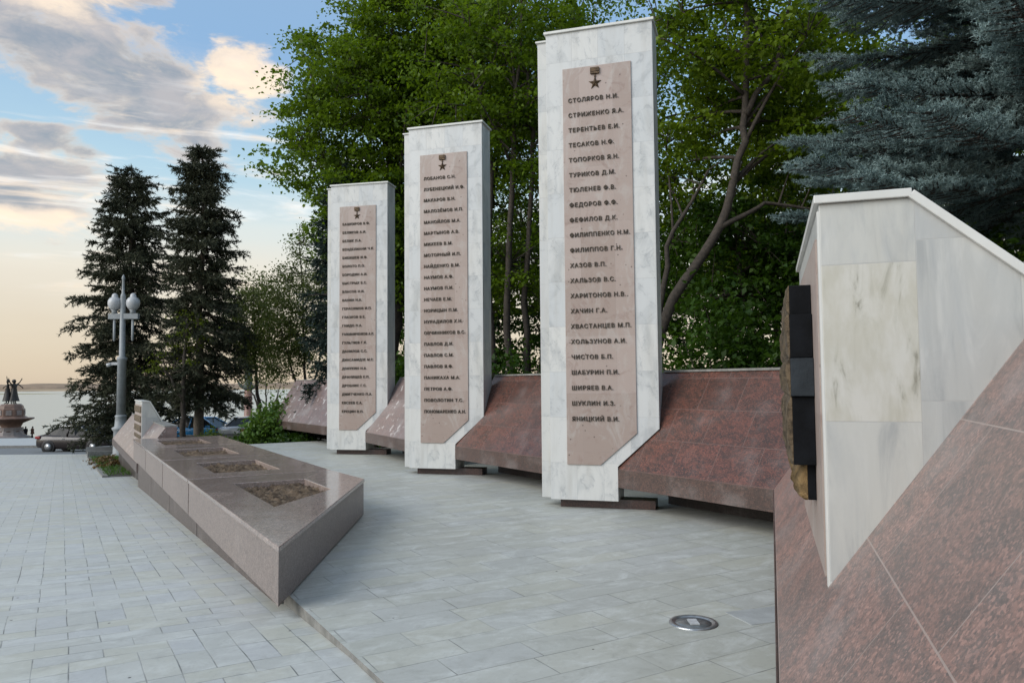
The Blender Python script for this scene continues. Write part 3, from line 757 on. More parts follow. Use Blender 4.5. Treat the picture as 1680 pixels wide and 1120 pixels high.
# ------------------------------------------------------------------ marble end blocks with bronze reliefs
def block(label, loc, ang, width, prof, caps, panel, rows, big=True):
    """local: x along the front face (away from the viewer), y into the block; front face looks to -y... built with side face at x = 0"""
    root = thing('relief_block', label, 'marble block', loc, R(ang), 'marble end blocks carrying bronze reliefs')
    n = len(prof)
    vs = [(0, d, z) for d, z in prof] + [(width, d, z) for d, z in prof]
    fs = [list(range(n)), list(range(n, 2 * n))[::-1]] + [(i, n + i, n + (i + 1) % n, (i + 1) % n) for i in range(n)]
    mb_ = MB(); mb_.add(vs, fs); o = mb_.build('marble_body', 'block_marble', root, .006)
    me = o.data; uvl = me.uv_layers[0]
    for p in me.polygons:
        if p.normal.x < -.8:
            for li in p.loop_indices:
                v = me.vertices[me.loops[li].vertex_index].co; uvl.data[li].uv = (v.y + .375, v.z - 1.54)
    for (d0, z0), (d1, z1), th in caps:
        dv = Vector((d1 - d0, z1 - z0)); L = dv.length; dv /= L; nv = Vector((-dv.y, dv.x))
        q = [(d0, z0), (d1, z1), (d1 + nv.x * th, z1 + nv.y * th), (d0 + nv.x * th, z0 + nv.y * th)]
        vs = [(-.022, a, b_) for a, b_ in q] + [(width + .022, a, b_) for a, b_ in q]
        MB().add(vs, [f[::-1] for f in [(0, 1, 2, 3), (7, 6, 5, 4)] + [(i, 4 + i, 4 + (i + 1) % 4, (i + 1) % 4) for i in range(4)]]).build('cap_slab', 'plain_marble', root, .004)
    x0, x1, z0, z1 = panel
    mb_ = MB(); mb_.box(x0, x1, -.012, .003, z0, z1); mb_.build('pink_panel', 'pink_marble', root)
    mb_ = MB(); mb_.box(.004, .045, -.008, .004, prof[0][1] + .02, prof[1][1] - .03); mb_.build('edge_trim', 'plain_marble', root)
    rr = random.Random(5)
    for k, (xa, xb, za, zb, th, m_, bz) in enumerate(rows):
        mb_ = MB(); mb_.box(xa, xb, -.012 - th, -.0125, za, zb)
        st = mb_.build('backing_stone', m_, root, .004)
        # cast bronze relief on the face: worked surface with vertical drapery folds
        nx, nz = 60, max(6, int((zb - za) / .014))
        vs = []; fs = []
        for i in range(nx + 1):
            for j in range(nz + 1):
                x = xa + (xb - xa) * i / nx; z = za + (zb - za) * j / nz
                ed = min(1, 6 * min(j, nz - j) / nz + .35)
                y = -.012 - th - ed * bz * (.45 + .35 * math.sin(x * 37 + 3 * math.sin(z * 9 + k)) * math.sin(z * 11 + x * 5 + k * 2) + .30 * math.sin(x * 130 + 2 * math.sin(z * 8)) + .12 * rr.random())
                vs.append((x, min(y, -.0135 - th), z))
        for i in range(nx):
            for j in range(nz):
                q = i * (nz + 1) + j; fs.append((q, q + nz + 1, q + nz + 2, q + 1))
        # close the rim back to the stone
        m0 = len(vs)
        ring = [i * (nz + 1) for i in range(nx + 1)] + [nx * (nz + 1) + j for j in range(1, nz + 1)] + [i * (nz + 1) + nz for i in range(nx - 1, -1, -1)] + [j for j in range(nz - 1, 0, -1)]
        for q in ring: vs.append((vs[q][0], -.0128 - th, vs[q][2]))
        for i in range(len(ring)):
            j = (i + 1) % len(ring); fs.append((ring[i], m0 + i, m0 + j, ring[j]))
        MB().add(vs, fs, True).build('bronze_relief', 'brass' if za < 1.2 and big else 'bronze', st, uv=False)
    return root
nang = math.degrees(math.atan2(.948, .318))
rows = [(.56, 2.0, 2.05, 2.20, .104, 'black_stone', .016), (.50, 2.0, 1.83, 2.048, .108, 'black_stone', .026),
        (.47, 2.0, 1.64, 1.828, .110, 'slate_stone', .030), (.50, 2.0, 1.30, 1.638, .105, 'black_stone', .030), (.57, 2.0, 1.12, 1.298, .040, 'black_stone', .062)]
# the local frame is mirrored by hand: x along the face, +y must run into the block (to the right), so rotate by nang and use negative depth
def flip(root):
    for o in root.children_recursive:
        me = o.data
        for v in me.vertices: v.co.y = -v.co.y
        me.flip_normals(); me.update()
b1 = block('large white marble block on the rosy granite bank at the right edge', (1.346, 3.30, 0), nang, 2.2,
      [(0, .60), (0, 2.485), (.355, 2.485), (1.35, 1.62), (1.35, .60)],
      [((-.02, 2.486), (.365, 2.486), .036), ((.35, 2.487), (1.37, 1.60), .036)], (.10, 2.1, .86, 2.35), rows)
flip(b1)
lang = math.degrees(math.atan2(.861, -.508))
p = TV(16.7, .41)
rows = [(.12, 2.1, .98 - .26 * k, 1.16 - .26 * k, .008, 'black_stone', .02) for k in range(4)]
b2 = block('small distant marble block with rows of dark reliefs, behind the planters', (p.x, p.y, 0), lang, 2.2,
      [(0, -.25), (0, 1.28), (.17, 1.28), (.52, .66), (.52, -.25)], [((-.02, 1.281), (.18, 1.281), .03), ((.175, 1.282), (.54, .64), .03)], (.05, 2.15, .0, 1.2), rows, False)
flip(b2)
a, c = TV(24, .10), TV(13.96, .10)
bank('granite_bank', 'low granite bank carrying the small distant marble block', (a.x, a.y), (c.x, c.y), 0, 0, 'dusty_granite', GB, rise=.82, run=.60, zl=-.10, zf=.22, run2=.25, rec=.2, plinth_z=-1.3)

# ------------------------------------------------------------------ planters: four granite boxes in a row
def planter(label, outer, hole, plz, side=(0, 1), nose=False):
    root = thing('granite_planter', label, 'planter', (outer[0].x, outer[0].y, 0), 0, 'granite planters in a row')
    o0 = Vector((outer[0].x, outer[0].y, 0))
    P_ = [((q - o0).x, (q - o0).y) for q in outer]; H = [((q - o0).x, (q - o0).y) for q in hole]
    n, h = len(P_), len(H)
    def inset(poly, d):
        out = []; k = len(poly)
        for i in range(k):
            p0, p1, p2 = Vector(poly[i - 1]), Vector(poly[i]), Vector(poly[(i + 1) % k])
            e1, e2 = (p1 - p0).normalized(), (p2 - p1).normalized()
            n1, n2 = Vector((-e1.y, e1.x)), Vector((-e2.y, e2.x))
            bis = (n1 + n2); bis = bis / max(.35, bis.dot(n1)) if bis.length > 1e-4 else n1
            out.append(tuple(p1 + bis * d))
        return out
    area = sum(P_[i][0] * P_[(i + 1) % n][1] - P_[(i + 1) % n][0] * P_[i][1] for i in range(n))
    sg = 1 if area > 0 else -1
    B_ = inset(P_, .012 * sg)
    bx = MB().prism(B_, .02, .438); del bx.f[1]; del bx.sm[1]      # open at the top, the coping closes it
    bx.build('box', 'planter_granite', root, .005)
    # coping with a hole: bridge the outlines by nearest rays
    bm = bmesh.new()
    def ring(poly, z): return [bm.verts.new((x, y, z)) for x, y in poly]
    ot, ob_ = ring(P_, .478), ring(P_, .4385); ht, hb = ring(H, .478), ring(H, .33)
    for A_, C_ in ((ot, ob_), (ht, hb)):
        k = len(A_)
        for i in range(k): bm.faces.new((A_[i], A_[(i + 1) % k], C_[(i + 1) % k], C_[i]))
    es = [bm.edges.get((ot[i], ot[(i + 1) % n])) for i in range(n)] + [bm.edges.get((ht[i], ht[(i + 1) % h])) for i in range(h)]
    r = bmesh.ops.triangle_fill(bm, use_beauty=True, use_dissolve=False, edges=es)
    bmesh.ops.recalc_face_normals(bm, faces=bm.faces[:])
    rim_e = [e for e in bm.edges if len(e.link_faces) == 2 and e.calc_face_angle(0) > .5 and all(abs(v.co.z - .478) < 1e-4 for v in e.verts)]
    bmesh.ops.bevel(bm, geom=rim_e, offset=.009, segments=2, affect='EDGES', profile=.6)
    me = bpy.data.meshes.new('coping'); bm.normal_update(); bm.to_mesh(me); bm.free(); me.update(); planar_uv(me)
    me.materials.append(MATS['polished_granite'])
    co = bpy.data.objects.new('coping', me); COL.objects.link(co); co.parent = root
    # soil: a rough bed filling the hole
    rr = np.random.default_rng(int(abs(outer[0].y) * 100)); hx = [q[0] for q in H]; hy = [q[1] for q in H]
    st = .028; xs = np.arange(min(hx), max(hx) + st, st); ysn = np.arange(min(hy), max(hy) + st, st)
    def inside(x, y):
        c_ = False; j = h - 1
        for i in range(h):
            if (H[i][1] > y) != (H[j][1] > y) and x < (H[j][0] - H[i][0]) * (y - H[i][1]) / (H[j][1] - H[i][1]) + H[i][0]: c_ = not c_
            j = i
        return c_
    ph = rr.uniform(0, 6, 6)
    Zs = {}
    vs = []; fs = []
    for i, x in enumerate(xs):
        for j, y in enumerate(ysn):
            Zs[i, j] = len(vs)
            z = .402 + .018 * math.sin(x * 7 + ph[0]) * math.sin(y * 6 + ph[1]) + .014 * math.sin(x * 17 + ph[2] + 2 * math.sin(y * 9)) * math.sin(y * 21 + ph[3]) + rr.normal() * .018
            vs.append((x + rr.normal() * .006, y + rr.normal() * .006, z))
    for i in range(len(xs) - 1):
        for j in range(len(ysn) - 1):
            if inside(xs[i] + st / 2, ysn[j] + st / 2) or inside(xs[i], ysn[j]) or inside(xs[i + 1], ysn[j + 1]) or inside(xs[i + 1], ysn[j]) or inside(xs[i], ysn[j + 1]):
                fs.append((Zs[i, j], Zs[i + 1, j], Zs[i + 1, j + 1], Zs[i, j + 1]))
    MB().add(vs, fs, True).build('soil_bed', 'soil', root, uv=False)
    # recessed foot following the falling plaza
    F_ = [tuple(Vector(q) + Vector((Wv.x, Wv.y)) * (.12 if i in side else -.10)) for i, q in enumerate(P_)]
    if nose: F_ = [tuple(Vector(P_[0]) + Vector(((U * .55 + Wv * .12).x, (U * .55 + Wv * .12).y)))] + F_[2:]
    MB().prism(F_, plz, .0195).build('foot', 'foot_granite', root)
    return root
g = .036
planter('nearest planter with the pointed end jutting over the plaza', [TV(0, 0), TV(.2, -.0) + Vector((0, 0, 0)), TV(4.9, 0), TV(4.9, 1.93), TV(3.65, 1.985)],
        [TV(4.15, .44), TV(2.0, .44), TV(2.95, 1.32), TV(4.1, 1.32)][::1], -.5, (0, 1, 2), True)
labs = ['second planter in the row, just behind the pointed one', 'third planter in the row, between the second and the farthest', 'farthest planter in the row, touching the low granite bank']
for k in range(3):
    t0 = 4.9 + g + 3.0 * k; t1 = 4.9 + 3.0 * (k + 1)
    planter(labs[k], [TV(t0, 0), TV(t1, 0), TV(t1, 1.93), TV(t0, 1.93)], [TV(t0 + .55, .43), TV(t1 - .75, .43), TV(t1 - .75, 1.34), TV(t0 + .55, 1.34)], -.7 - .15 * k)

# ------------------------------------------------------------------ recessed ground light
r0 = thing('ground_light', 'round steel light sunk flush into the terrace paving', 'ground light', (1.275, 5.53, 0))
MB().lathe([(.172, -.05), (.172, .004), (.165, .010), (.150, .011), (.130, .005), (.127, .0015)], 40).build('rim', 'steel', r0, uv=False)
MB().lathe([(.127, .001), (.127, .003), (.06, .005), (.01, .005)], 32).build('bowl', 'dark_bowl', r0, uv=False)
mb = MB(); mb.box(-.032, .032, -.06, .06, .0052, .012); mb.build('lamp', 'lens_glass', r0)
mb = MB(); mb.box(0, .62, -.16, .16, .0, .003, Matrix.Translation((1.62, 5.62, 0)) @ Matrix.Rotation(WANG - R(12), 4, 'Z'))
tag(mb.build('paving_patch', 'pale_paver'), kind='structure')

# ------------------------------------------------------------------ lawn bed and street lamp
bz = lambda y: zg(y) + .03
pts = [TV(18, -.45), TV(32.3, -.45), TV(32.3, 3.2), TV(18, 3.2)]
mb = MB(); mb.add([(q.x, q.y, bz(q.y)) for q in pts], [(0, 1, 2, 3)][::-1])
lawn_o = tag(mb.build('lawn_bed', 'soil_ground', uv=False), kind='structure')
rng = np.random.default_rng(3); n = 26000
tt = rng.uniform(18.1, 32.2, n); vv = rng.uniform(-.38, 3.0, n)
keep = ~((vv < .35) & (rng.random(n) < .85)); tt, vv = tt[keep], vv[keep]; n = len(tt)
C = np.array([N0]) + tt[:, None] * np.array([U]) + vv[:, None] * np.array([Wv]); C[:, 2] = [bz(y) for y in C[:, 1]]
D = unit(np.array([[0, 0, 1.0]]) + rng.normal(size=(n, 3)) * .35)
V, F = needle_tris(C, D, rng.uniform(.07, .16, n), np.full(n, .022), rng)
tag(np_mesh('grass', V, F, 'grass_blade'), 'short green lawn grass in the bed by the lamp post', 'grass', None, 'stuff')
mb = MB()
def kerbseg(a, c, h0=.10, w=.12):
    d = (c - a); d.z = 0; d.normalize(); s_ = Vector((-d.y, d.x, 0)) * w
    q = [a, c, c + s_, a + s_]
    vs = [(v.x, v.y, zg(v.y) - .3) for v in q] + [(v.x, v.y, zg(v.y) + h0) for v in q]
    mb.add(vs, [(3, 2, 1, 0), (4, 5, 6, 7)] + [(i, (i + 1) % 4, 4 + (i + 1) % 4, 4 + i) for i in range(4)])
kerbseg(TV(32.3, -.45), TV(17.9, -.45), .05, .14); kerbseg(TV(18, -.45), TV(18, 3), .03)
kerbseg(TV(32.4, 3), TV(32.3, -.45), .28, .3)
tag(mb.build('bed_kerb', 'kerb_stone', uv=False), kind='structure')
for k, (t_, v_) in enumerate([(29, .1), (26.3, .05), (23.4, .0)]):
    q = TV(t_, v_)
    bush(['dry brown shrub nearest the kerb corner by the parked car', 'middle dry brown shrub along the lawn kerb', 'dry brown shrub nearest the camera along the lawn kerb'][k], (q.x, q.y, bz(q.y)), (.30, .9, .13), 700, .08, 'dry_leaf', 50 + k, 'low_shrub', 'shrub', 'dry shrubs edging the lawn bed')

def street_lamp(loc):
    root = thing('street_lamp', 'tall grey street lamp with two onion globes, beside the lawn', 'street lamp', loc)
    MB().lathe([(.36, -.2), (.36, .15), (.30, .2), (.28, 1.15), (.34, 1.22), (.36, 1.30), (.25, 1.36), (.22, 1.75), (.25, 1.80), (.20, 1.86)], 20).build('base', 'lamp_paint', root, uv=False)
    MB().lathe([(.185, 1.86), (.175, 4.2), (.21, 4.24), (.21, 4.34), (.12, 4.40), (.11, 7.0), (.09, 7.1), (.06, 7.15), (.05, 7.75), (.075, 7.8), (.05, 7.9), (.01, 7.98)], 16).build('pole', 'lamp_paint', root, uv=False)
    mb_ = MB(); mb_.box(-.60, .70, -.09, .09, 6.02, 6.26); mb_.build('crossarm', 'lamp_paint', root, .01)
    for x in (-.36, .44):
        mb_ = MB(); mb_.lathe([(.01, 5.05), (.05, 5.1), (.055, 6.0)], 10, (x, 0, 0)); mb_.build('drop_rod', 'lamp_paint', root, uv=False)
        a_ = MB().lathe([(.10, 6.262), (.13, 6.30), (.10, 6.36), (.16, 6.42)], 16, (x, 0, 0)).build('lantern_collar', 'lamp_paint', root, uv=False)
        MB().lathe([(.12, 6.42), (.20, 6.48), (.26, 6.58), (.285, 6.70), (.27, 6.83), (.21, 6.93), (.13, 6.98), (.12, 7.06), (.09, 7.12), (.02, 7.16)], 20, (x, 0, 0)).build('globe', 'globe_glass', root, uv=False)
    mb_ = MB(); mb_.box(-.42, -.10, -.08, .08, 4.02, 4.14); mb_.tube([(-.42, 0, 4.07), (-.62, -.1, 4.0)], [.075, .075], 10); mb_.build('camera_housing', 'globe_glass', root)
    return root
street_lamp((-17.0, 33.2, zg(33.2) + .0))

# ------------------------------------------------------------------ parked cars
def car(label, loc, rz, paint, hatch=False):
    root = thing('parked_car', label, 'car', loc, rz, 'cars parked along the road')
    h = 1.0
    # x, half width, bottom, shoulder, top
    sec = [(-2.22, .62, .42, .62, .80), (-2.14, .80, .30, .66, .95), (-1.75, .86, .22, .70, 1.02), (-1.0, .875, .20, .70, .98), (0, .88, .19, .70, .95),
           (.9, .88, .20, .70, .93), (1.35, .86, .21, .68, .88), (1.95, .80, .24, .60, .76), (2.18, .66, .32, .54, .66), (2.25, .5, .38, .5, .58)]
    if hatch: sec[0] = (-2.2, .66, .42, .64, .96); sec[1] = (-2.1, .82, .30, .68, 1.02)
    vs = []
    for x, w, zb, zm, zt in sec:
        vs += [(x, -w * .9, zb), (x, -w, zb + .14), (x, -w, zm), (x, -w * .90, zt), (x, 0, zt + .025), (x, w * .90, zt), (x, w, zm), (x, w, zb + .14), (x, w * .9, zb)]
    k = 9
    fs = [(i * k + j, (i + 1) * k + j, (i + 1) * k + (j + 1) % k, i * k + (j + 1) % k) for i in range(len(sec) - 1) for j in range(k)]
    fs += [list(range(k)), list(range((len(sec) - 1) * k, len(sec) * k))[::-1]]
    MB().add(vs, [f[::-1] for f in fs], True).build('body', paint, root, uv=False)
    # cabin: glass house with a painted roof and pillars
    rb_ = -1.95 if hatch else -1.72; rt = -1.55 if hatch else -1.0
    low = [(rb_, .72), (-1.0, .80), (.2, .81), (1.28, .74)]; top = [(rt, .54), (-.75, .60), (.0, .61), (.42, .56)]
    zr = 1.47; zt_ = [zr - .03, zr, zr, zr - .05]
    vs = [(x, s_ * y, .93) for s_ in (-1, 1) for x, y in low] + [(x, s_ * y, z) for s_ in (-1, 1) for (x, y), z in zip(top, zt_)]
    fs = []
    for s_ in (0, 4):
        for i in range(3): fs.append((s_ + i, s_ + i + 1, 8 + s_ + i + 1, 8 + s_ + i))
    fs += [(0, 4, 12, 8), (3, 7, 15, 11), (8, 9, 13, 12), (9, 10, 14, 13), (10, 11, 15, 14)]
    MB().add(vs, fs).build('windows', 'car_glass', root, uv=False)
    rf = [(rt - .03, .55), (-.75, .615), (.0, .625), (.45, .57)]
    vs = [(x, s_ * y, z + .004) for s_ in (-1, 1) for (x, y), z in zip(rf, zt_)] + [(x, s_ * y * .9, z + .05) for s_ in (-1, 1) for (x, y), z in zip(rf, zt_)]
    fs = [(8 + i, 8 + i + 1, 12 + i + 1, 12 + i) for i in range(3)] + [(i, i + 1, 9 + i, 8 + i) for i in range(3)] + [(4 + i, 12 + i, 13 + i, 5 + i) for i in range(3)] + [(0, 8, 12, 4), (3, 7, 15, 11), (0, 4, 5, 1), (1, 5, 6, 2), (2, 6, 7, 3)]
    MB().add(vs, fs, True).build('roof', paint, root, uv=False)
    for s_ in (-1, 1):
        for (xa, ya), (xb, yb) in ((low[0], top[0]), (low[3], top[3]), ((-.28, .815), (-.25, .615))):
            mb_ = MB(); mb_.tube([(xa, s_ * (ya + .008), .94), (xb, s_ * (yb + .008), zr - .02)], [.05, .035], 5)
            mb_.build('window_pillar', paint, root, uv=False)
    for s_ in (-1, 1):
        mb_ = MB(); pl = [(rb_ - .06, .96), (rt - .02, 1.475), (-.7, 1.51), (.05, 1.505), (.46, 1.44), (1.30, .955)]
        mb_.tube([(x, s_ * (.80 - .19 * max(0, (z - .95) / .56)), z) for x, z in pl], .012, 5); mb_.build('window_trim', 'chrome', root, uv=False)
        for x in (-1.36, 1.34):
            M_ = Matrix.Translation((x, s_ * .80, .32)) @ Matrix.Rotation(R(90), 4, 'X')
            mw = MB(); mw.lathe([(.20, -.10), (.31, -.10), (.325, -.06), (.325, .06), (.31, .10), (.20, .10)], 22); mw.v = [tuple(M_ @ Vector(v)) for v in mw.v]
            w_ = mw.build('wheel', 'tyre', root, uv=False)
            mr = MB(); mr.lathe([(.205, -.104), (.20, -.09), (.19, .09), (.205, .104), (.03, .106)], 20)
            for q in range(5):
                a_ = q * 1.2566; mr.tube([(0, 0, -.112 * s_ * -1), (.19 * math.cos(a_), .19 * math.sin(a_), .108 * s_)], [.035, .028], 5)
            mr.v = [tuple(M_ @ Vector(v)) for v in mr.v]; mr.build('rim', 'rim_metal', w_, uv=False)
            ma = MB(); ma.lathe([(.40, -.085), (.40, .085), (.34, .09), (.01, .09)], 22); ma.v = [tuple(M_ @ Vector(v)) for v in ma.v]
            ma.build('wheel_arch', 'black_plastic', root, uv=False)
        mb_ = MB(); mb_.box(-2.20, -1.90, s_ * .78 - .06, s_ * .78 + .06, .78, .94); mb_.build('taillight', 'tail_red', root, .03)
        mb_ = MB(); mb_.box(1.82, 2.12, s_ * .70 - .08, s_ * .70 + .08, .60, .72); mb_.build('headlight', 'head_glass', root, .03)
        mb_ = MB(); mb_.box(.78, .98, s_ * .95 - .09, s_ * .95 + .09, .95, 1.07); mb_.build('mirror', paint, root, .03)
        mb_ = MB(); mb_.box(-.55, -.40, s_ * .885 - .012, s_ * .885 + .012, .78, .80); mb_.build('door_handle', 'chrome', root)
    mb_ = MB(); mb_.box(2.12, 2.27, -.45, .45, .36, .54); mb_.build('grille', 'black_plastic', root, .02)
    return root
ry = lambda y: zg(y) - .1
mb = MB()
vs = [(x, y, zg(y) + dz) for dz in (-.3, .32) for x, y in ((-21.5, 38.6), (-8, 38.6), (-8, 47), (-21.5, 47))]
mb.add(vs, [(3, 2, 1, 0), (4, 5, 6, 7)] + [(i, (i + 1) % 4, 4 + (i + 1) % 4, 4 + i) for i in range(4)])
tag(mb.build('parking_bay', 'asphalt', uv=False), kind='structure')
car('dark brown saloon parked side on behind the lawn bed', (-25.4, 45.0, ry(45)), R(-4), 'brown_paint')
car('dark grey hatchback half hidden behind the dark brown saloon', (-26.6, 49.4, ry(49.4)), R(-3), 'grey_paint', True).scale = (1.1, 1.08, 1.16)
car('bright blue car behind the two bare spruce trunks', (-17.1, 42.2, zg(42.2) + .33), R(-10), 'blue_paint')
car('white car half hidden behind the bushes', (-14.5, 43.0, zg(43.0) + .33), R(72), 'white_paint')

# ------------------------------------------------------------------ people and the fountain with dancing figures
def skin_figure(name, V, E, Rr, m, parent, sub=1):
    me = bpy.data.meshes.new(name); me.from_pydata(V, E, []); me.update()
    o = bpy.data.objects.new(name, me); COL.objects.link(o)
    sk = o.modifiers.new('skin', 'SKIN'); sk.use_smooth_shade = True
    ss = o.modifiers.new('sub', 'SUBSURF'); ss.levels = sub; ss.render_levels = sub
    for i, r in enumerate(Rr):
        d = me.skin_vertices[0].data[i]; d.radius = (r, r); d.use_root = (i == 0)
    bpy.context.view_layer.update()
    me2 = bpy.data.meshes.new_from_object(o.evaluated_get(bpy.context.evaluated_depsgraph_get()))
    bpy.data.objects.remove(o); me2.name = name
    me2.materials.clear(); me2.materials.append(MATS[m])
    for p_ in me2.polygons: p_.use_smooth = True
    r = bpy.data.objects.new(name, me2); COL.objects.link(r); r.parent = parent
    return r
def body_graph(arms, legs=None, sc=1.0):
    """arms: two (elbow, wrist) pairs; stands on z = 0 facing -y, 1.7 tall"""
    V = [(0, 0, .95), (0, .01, 1.12), (0, .0, 1.32), (0, .01, 1.46), (0, -.01, 1.52), (0, -.02, 1.60), (0, -.01, 1.68)]
    Rr = [.135, .115, .135, .055, .055, .095, .075]
    E = [(0, 1), (1, 2), (2, 3), (3, 4), (4, 5), (5, 6)]
    for s_, (el_, wr) in zip((-1, 1), arms):
        b0 = len(V)
        V += [(s_ * .17, 0, 1.38), el_, wr]; Rr += [.058, .043, .030]; E += [(2, b0), (b0, b0 + 1), (b0 + 1, b0 + 2)]
        d = (Vector(wr) - Vector(el_)).normalized(); sd_ = d.cross(Vector((0, 1, 0)))
        sd_ = sd_.normalized() if sd_.length > .1 else Vector((1, 0, 0))
        palm = Vector(wr) + d * .08; V.append(tuple(palm)); Rr.append(.026); E.append((b0 + 2, b0 + 3))
        for q, ln in enumerate((.06, .075, .08, .07, .055)):
            r_ = Vector(wr) + d * .03 + sd_ * .035 if q == 0 else palm + sd_ * (.028 - .016 * q)
            V.append(tuple(r_ + d * ln * .6 + sd_ * (.02 if q == 0 else 0))); Rr.append(.009); E.append((b0 + 2 if q == 0 else b0 + 3, len(V) - 1))
            V.append(tuple(r_ + d * ln + Vector((0, -.015, -.008)))); Rr.append(.008); E.append((len(V) - 2, len(V) - 1))
    for s_ in (-1, 1):
        b0 = len(V); st_ = .06 * s_
        V += [(s_ * .095, 0, .88), (s_ * .105, -.03 + st_ * .5, .50), (s_ * .11, .02 + st_, .09), (s_ * .12, -.13 + st_, .035)]
        Rr += [.088, .058, .042, .035]; E += [(0, b0), (b0, b0 + 1), (b0 + 1, b0 + 2), (b0 + 2, b0 + 3)]
    return [tuple(c_ * sc for c_ in v) for v in V], E, [r * sc for r in Rr]
def head_bits(root, m_skin, m_hair, sc=1.0, hair=True):
    mb_ = MB(); mb_.lathe([(.012, 0), (.02, .012), (.006, .03)], 6, (0, -.118, 1.575)); mb_.box(-.028, .028, -.117, -.108, 1.545, 1.553)
    for x in (-.035, .035): mb_.box(x - .012, x + .012, -.114, -.105, 1.605, 1.615)
    mb_.v = [tuple(c_ * sc for c_ in v) for v in mb_.v]; mb_.build('face', m_hair if hair else m_skin, root, uv=False)
    mb_ = MB(); mb_.lathe([(.105, 1.56), (.112, 1.62), (.10, 1.69), (.06, 1.735), (.01, 1.75)], 14, (0, .018, 0))
    mb_.v = [tuple(c_ * sc for c_ in v) for v in mb_.v]; mb_.build('hair', m_hair, root, uv=False)
def person(label, loc, rz, coat, arms):
    root = thing('person', label, 'person', loc, rz, 'people standing by the fountain')
    V, E, Rr = body_graph(arms); skin_figure('body', V, E, Rr, 'skin', root)
    MB().lathe([(.26, .62), (.235, .80), (.20, 1.02), (.215, 1.22), (.20, 1.36), (.12, 1.45), (.07, 1.50)], 16).build('coat', coat, root, uv=False)
    mb_ = MB()
    for s_ in (-1, 1): mb_.tube([(s_ * .095, 0, .90), (s_ * .105, -.03 + .03 * s_, .50), (s_ * .11, .02 + .06 * s_, .10)], [.115, .08, .07], 10)
    mb_.build('trousers', 'dark_coat', root, uv=False)
    mb_ = MB()
    for s_, (e_, w_) in zip((-1, 1), arms): mb_.tube([(s_ * .17, 0, 1.40), e_, tuple(Vector(e_).lerp(Vector(w_), .92))], [.085, .065, .05], 9)
    mb_.build('sleeves', coat, root, uv=False)
    head_bits(root, 'skin', 'dark_hair')
person('person in a long black coat standing by the fountain', (-71.25, 112, -5.82), R(20), 'dark_coat', [((-.24, .03, 1.12), (-.22, -.08, .88)), ((.24, .03, 1.12), (.22, -.08, .88))])
person('person in a brown jacket with one arm raised, right of the black coat', (-70.25, 112, -5.82), R(-60), 'brown_coat', [((-.26, .0, 1.15), (-.22, -.22, 1.2)), ((.24, .03, 1.12), (.2, -.12, .92))])

fx, fy, fz = -72.1, 110.0, -5.6
ft = thing('statue_fountain', 'stone fountain bowl topped by a dark bronze group of dancing women', 'fountain', (fx, fy, fz))
MB().lathe([(2.6, -.6), (2.6, .15), (2.3, .25), (1.75, .40), (1.55, 1.0), (1.6, 1.5)], 8, smooth=False).build('foot', 'statue_plinth', ft, uv=False)
MB().lathe([(1.5, .9), (1.2, 1.5), (1.5, 2.1), (2.3, 2.45), (2.85, 2.68), (2.9, 2.85), (2.7, 2.86), (2.1, 2.9)], 32).build('bowl', 'statue_stone', ft, uv=False)
MB().lathe([(2.1, 2.88), (2.0, 3.0), (1.75, 3.1), (1.75, 4.1), (1.62, 4.2), (1.5, 4.6), (1.2, 4.85)], 8, smooth=False).build('pedestal', 'statue_stone', ft, uv=False)
for k in range(8):
    a_ = R(22.5 + 45 * k); M_ = Matrix.Rotation(a_, 4, 'Z')
    mb = MB(); mb.box(1.62, 1.70, -.35, .35, 3.25, 3.95, M_); mb.build('relief_tablet', 'statue_plinth', ft, .02)
for k in range(3):
    a_ = R(100 + 120 * k); rt_ = bpy.data.objects.new('dancing_figure', None)
    up = [((-.36, -.02, 1.52), (-.46, -.05, 1.72)), ((.36, .05, 1.40), (.58, .05, 1.22))] if k != 1 else [((-.34, .05, 1.3), (-.52, .08, 1.1)), ((.30, -.05, 1.6), (.22, -.08, 1.86))]
    V, E, Rr = body_graph(up)
    sc = 2.0
    V = [tuple(x * sc for x in v) for v in V]; Rr = [r * sc for r in Rr]
    f = skin_figure('dancing_figure', V, E, Rr, 'dark_bronze', ft)
    f.location = (.52 * math.cos(a_), .52 * math.sin(a_), 4.84); f.rotation_euler = (0, 0, a_ + R(90))
    mb = MB(); pr = [(.16, 1.12), (.17, .95), (.25, .6), (.34, .26), (.36, .2)]
    kk = 20; vs = [((r + .02 * math.sin(j * 2.2 + i)) * math.cos(2 * math.pi * j / kk) * sc, (r * .85 + .02 * math.sin(j * 1.7 + i)) * math.sin(2 * math.pi * j / kk) * sc, z * sc) for i, (r, z) in enumerate(pr) for j in range(kk)]
    mb.add(vs, [(i * kk + j, (i + 1) * kk + j, (i + 1) * kk + (j + 1) % kk, i * kk + (j + 1) % kk) for i in range(len(pr) - 1) for j in range(kk)], True)
    mb.build('dress', 'dark_bronze', f, uv=False)
    mb = MB(); mb.lathe([(.10, 1.55), (.118, 1.62), (.10, 1.70), (.05, 1.76), (.01, 1.77)], 12, (0, .03, 0)); mb.v = [tuple(c_ * sc for c_ in v) for v in mb.v]; mb.build('hair', 'dark_bronze', f, uv=False)

